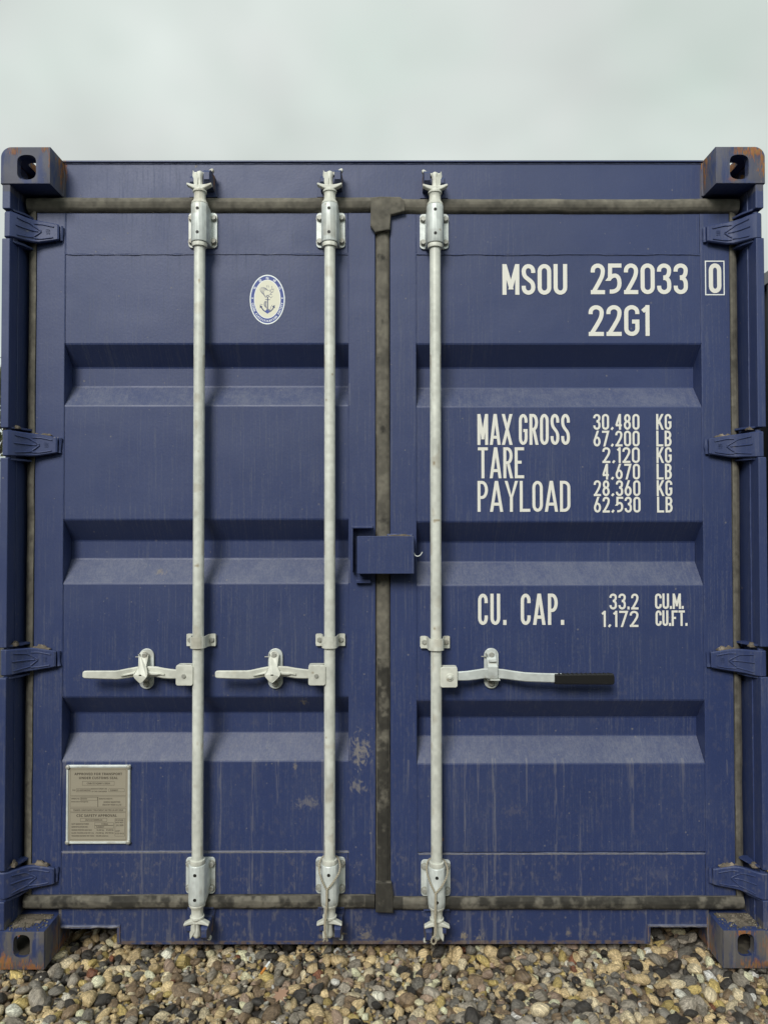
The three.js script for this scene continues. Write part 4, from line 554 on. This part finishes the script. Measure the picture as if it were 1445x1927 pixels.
// dirt lying on the ledges of hinges, lock box and lower castings
{
  const r = rng(77), crust = (x0, x1, y, z0, z1, h, seed) => { const rings = [], n = 14; for (let i = 0; i <= n; i++) { const t = i / n, x = x0 + (x1 - x0) * t, e = Math.sin(Math.PI * t) ** .5 * (.35 + .9 * vn(t * 9 + seed, seed * 3)), ring = []; for (let k = 0; k <= 4; k++) { const z = z0 + (z1 - z0) * (k / 4), b = Math.sin(Math.PI * (k + .4) / 4.8); ring.push([x, y + h * e * b * (.7 + .6 * vn(t * 23 + seed, k * 1.7)), z]); } ring.push([x, y - .004, z1], [x, y - .004, z0]); rings.push(ring); } return loft(rings, .5); };
  const dirt = std({ map: soilTex, color: lin(2.6, 2.5, 2.6), roughness: .95 });
  HY.forEach((y, i) => { if (i > 0) for (const s of [-1, 1]) { const yy = y + (s > 0 ? -.006 : 0); mesh('dirt_deposit', crust(s * 1.085, s * 1.15, yy + .034 - .001 * i, -.088, -.072, .006 + i * .003, i * 7 + s + 3), dirt, box40); mesh('dirt_deposit', crust(s * 1.168, s * 1.187, yy + .0525, -.05, -.03, .005 + i * .003, i * 5 + s + 9), dirt, box40); } });
  mesh('dirt_deposit', crust(.015, .09, 1.3505, -.088, -.05, .006, 4), dirt, box40);
  for (const s of [-1, 1]) {
    const n = 420, im = new THREE.InstancedMesh(new THREE.IcosahedronGeometry(1, 0), std({ map: stoneTex, roughness: .8 }), n), m = new THREE.Matrix4(), q = new THREE.Quaternion(), c = new THREE.Color();
    for (let k = 0; k < n; k++) { const rr = .0009 + r() * r() * .003, inner = r(); q.setFromEuler(new THREE.Euler(r() * 6, r() * 6, r() * 6)); m.compose(new THREE.Vector3(s * (1.065 + .14 * Math.pow(inner, .7)), .1185 + rr * .4, -.004 - .09 * Math.pow(r(), .7)), q, new THREE.Vector3(rr * 1.4, rr, rr)); im.setMatrixAt(k, m); const b = .12 + .5 * r() * r(); im.setColorAt(k, c.setRGB(b * 1.1, b, b * .8)); }
    im.name = 'grit'; im.userData.kind = 'stuff'; box40.add(im);
    const cr = []; for (let k = 0; k < 3; k++) cr.push(crust(s * (1.075 + .02 * k), s * (1.2 - .012 * k), .1183, -.098 + .024 * k, -.07 + .024 * k, .0035, 21 + k * 3 + s)); mesh('dirt_deposit', cr, dirt, box40);
  }
}

// ------------------------------------------------------------------ the neighbour beside it
{
  const g = new THREE.Group(); g.name = 'dark_container'; g.position.set(3.02, 0, .0); scene.add(g);
  g.userData = { label: 'dark grey shipping container standing beside the blue one across a narrow gap', category: 'container' };
  shell(g, [M.dark, M.rail], 0, 0);
  for (const s of [-1, 1]) for (const q of [cTop, cBot]) { const h = s > 0 ? q : flipX(q); mesh('corner_casting', h, M.dark, g); mesh('corner_casting', flipZ(h).translate(0, 0, -LEN), M.dark, g); }
  for (const s of [-1, 1]) mesh('corner_post', box(s * 1.14 - .07, s * 1.14 + .07, .118, 2.473, -.15, -.004, .003), M.dark, g);
  mesh('front_wall', sideWall(0, 1, 1.06, -1.06, .15, 2.47).rotateY(-Math.PI / 2).translate(0, 0, -.06), M.dark, g);
  mesh('front_header', box(-1.068, 1.068, 2.47, 2.58, -.12, -.02, .003), M.dark, g); mesh('front_sill', box(-1.068, 1.068, .02, .16, -.12, -.02, .003), M.dark, g);
}

// ------------------------------------------------------------------ unseen row added across the lane behind the camera to shade the lower doors
for (const [x, col, label] of [[-3.12, [.07, .075, .08], 'unseen grey container added lengthwise across the lane to shade the blue doors'], [3.12, [.06, .075, .065], 'unseen dark green container added lengthwise across the lane to shade the blue doors']]) {
  const g = new THREE.Group(); g.name = 'added_facing_container'; g.position.set(x + 3.029, 0, 5.4); g.rotation.y = -Math.PI / 2; g.userData = { label, category: 'container', group: 'added containers across the lane' }; scene.add(g);
  const m = std({ color: lin(...col), roughness: .6 }); shell(g, [m, m], 0, 0); g.position.x = x - 3.029;
  for (const s of [-1, 1]) for (const q of [cTop, cBot]) { const h = s > 0 ? q : flipX(q); mesh('corner_casting', h, m, g); mesh('corner_casting', flipZ(h).translate(0, 0, -LEN), m, g); }
  mesh('front_wall', box(-1.06, 1.06, .02, 2.56, -.06, -.03, 0), m, g); for (const s of [-1, 1]) mesh('corner_post', box(s * 1.14 - .07, s * 1.14 + .07, .118, 2.473, -.15, -.004, .003), m, g);
}

// ------------------------------------------------------------------ cords tied round the feet of two locking bars
function cord(name, label, paths) {
  const o = new THREE.Group(); o.name = name; scene.add(o); o.userData = { label, category: 'cord', group: 'cords tied to the locking bars' };
  for (const [part, pts, strands, rad] of paths) {
    const curve = new THREE.CatmullRomCurve3(pts.map(p => new THREE.Vector3(...p)), false, 'centripetal'), L = curve.getLength(), n = Math.round(L / .0022), fr = curve.computeFrenetFrames(n), geos = [];
    for (let k = 0; k < strands; k++) { const q = []; for (let i = 0; i <= n; i++) { const a = i / n * L / .0125 * Math.PI * 2 + k / strands * Math.PI * 2, p = curve.getPointAt(i / n); q.push(p.clone().addScaledVector(fr.normals[i], Math.cos(a) * rad).addScaledVector(fr.binormals[i], Math.sin(a) * rad)); } geos.push(new THREE.TubeGeometry(new THREE.CatmullRomCurve3(q), n, rad * .8, 5)); }
    mesh(part, geos, M.rope, o);
  }
  return o;
}
cord('cord', 'twisted beige cord hanging off the bar between emblem and door seam', [
  ['loop', [[-.1805, .240, -.0125], [-.192, .262, -.0125], [-.2035, .290, -.022], [-.2045, .307, -.04], [-.196, .318, -.062], [-.1728, .322, -.0705], [-.150, .318, -.062], [-.1395, .305, -.04], [-.141, .290, -.022], [-.160, .262, -.0125], [-.1775, .241, -.0125]], 2, .0019],
  ['tail', [[-.179, .242, -.0118], [-.1795, .20, -.0118], [-.183, .16, -.0125], [-.1855, .125, -.011], [-.184, .10, -.0115], [-.181, .0865, -.014], [-.178, .078, -.018]], 3, .0024], ['tail_end', [[-.181, .098, -.009], [-.1865, .088, -.0095], [-.1895, .0795, -.013]], 2, .0019]]);
cord('cord', 'twisted brown cord with curled end hanging off the bar of the lettered door', [
  ['loop', [[.1605, .228, -.0125], [.149, .252, -.0125], [.1375, .281, -.022], [.1365, .298, -.04], [.145, .309, -.062], [.168, .313, -.0705], [.191, .309, -.062], [.2015, .296, -.04], [.2, .281, -.022], [.183, .252, -.0125], [.1645, .229, -.0125]], 2, .0019],
  ['tail', [[.1625, .23, -.0118], [.1615, .19, -.0118], [.1605, .15, -.0118], [.1615, .115, -.0105], [.1605, .098, -.0105]], 3, .0024], ['curl', [[.1605, .100, -.0105], [.1505, .09, -.009], [.148, .0775, -.0095], [.154, .0705, -.0105], [.161, .075, -.011], [.163, .088, -.0105]], 2, .002]]);

// ------------------------------------------------------------------ litter on the gravel
{
  const s = new THREE.Shape(), P = [[0, -.022], [.004, -.010], [.016, -.014], [.014, -.004], [.026, 0], [.017, .006], [.019, .016], [.009, .012], [.004, .026], [-.003, .013], [-.013, .02], [-.013, .008], [-.024, .006], [-.016, -.003], [-.02, -.013], [-.006, -.010]]; P.forEach((p, i) => i ? s.lineTo(...p) : s.moveTo(...p)); s.closePath();
  const g = new THREE.ExtrudeGeometry(s, { depth: .0006, bevelEnabled: false, curveSegments: 2 }).rotateX(-Math.PI / 2), p = g.attributes.position; for (let i = 0; i < p.count; i++) p.setY(i, p.getY(i) + 6 * (p.getX(i) ** 2) + 5 * p.getZ(i) * p.getX(i)); g.computeVertexNormals();
  const o = new THREE.Group(); o.name = 'dry_leaf'; o.position.set(-.296, .034, .172); o.rotation.set(.25, .5, .1); scene.add(o); o.userData = { label: 'dry pinkish brown leaf lying on the gravel before the door with the emblem', category: 'leaf' };
  const lf = std({ color: lin(.36, .22, .145), roughness: .85, side: THREE.DoubleSide }); mesh('blade', g, lf, o); mesh('stalk', tube([[0, .001, .02], [.003, .001, .032], [.001, .002, .04]], .0008, 5), lf, o);
  const b = new THREE.Group(); b.name = 'cigarette_butt'; b.position.set(-.362, .032, .042); b.rotation.set(.35, -.55, 0, 'YXZ'); scene.add(b); b.userData = { label: 'cigarette butt with orange filter lying between the pebbles', category: 'cigarette butt' };
  mesh('filter', new THREE.CylinderGeometry(.0038, .0038, .022, 12).rotateX(Math.PI / 2).translate(0, 0, .011), std({ color: lin(.62, .24, .04), roughness: .7 }), b); mesh('paper', new THREE.CylinderGeometry(.0036, .0037, .02, 12).rotateX(Math.PI / 2).translate(0, 0, -.0102), M.white, b); mesh('ash', new THREE.CylinderGeometry(.003, .0034, .008, 10).rotateX(Math.PI / 2).translate(0, 0, -.0243), M.ash, b);
}

// ------------------------------------------------------------------ trees at the edge of the yard
{
  const bark = std({ color: lin(.1, .085, .065), roughness: .9 }), leafA = std({ color: lin(.10, .11, .045), roughness: .8, side: THREE.DoubleSide });
  const tree = (x, z, h, seed, label) => {
    const r = rng(seed), o = new THREE.Group(); o.name = 'tree'; o.position.set(x, -.04, z); scene.add(o); o.userData = { label, category: 'tree', group: 'trees at the edge of the yard' };
    const wood = [], leaves = [], up = new THREE.Vector3(0, 1, 0);
    const limb = (p, d, len, rad, lev) => {
      const e = p.clone().addScaledVector(d, len), g = new THREE.CylinderGeometry(rad * .62, rad, len, lev < 2 ? 7 : 4, 1).translate(0, len / 2, 0).applyQuaternion(new THREE.Quaternion().setFromUnitVectors(up, d)).translate(p.x, p.y, p.z); wood[lev < 1 ? 0 : 1].push(g);
      if (lev >= 4) { for (let k = 0; k < 7; k++) { const s = .05 + r() * .05, q = new THREE.PlaneGeometry(s, s * 1.6).rotateX(r() * 6).rotateY(r() * 6).translate(e.x + (r() - .5) * .5, e.y + (r() - .5) * .5, e.z + (r() - .5) * .5); leaves.push(q); } return; }
      const n = lev === 0 ? 6 : 3; for (let k = 0; k < n; k++) { const t = lev === 0 ? .35 + .65 * k / n : .5 + .5 * r(), b = p.clone().lerp(e, t), nd = d.clone().multiplyScalar(.75).add(new THREE.Vector3(r() - .5, r() * .35, r() - .5).multiplyScalar(1.7)).normalize(); limb(b, nd, len * (.5 + .2 * r()), rad * .55, lev + 1); }
    };
    wood.push([], []); limb(new THREE.Vector3(), new THREE.Vector3(.02, 1, .03).normalize(), h * .5, h * .02, 0);
    mesh('trunk', wood[0], bark, o); mesh('branches', wood[1], bark, o); mesh('crown', leaves, leafA, o);
  };
  tree(-6.9, -9.6, 4.7, 11, 'sparse tree with fine twigs, shortest of the row behind the container'); tree(-8.8, -12.2, 5.6, 12, 'sparse leafy tree, middle one of the row behind the container'); tree(-11.4, -15.4, 6.6, 13, 'tall sparse leafy tree farthest behind the container');
}
renderer.render(scene, camera);
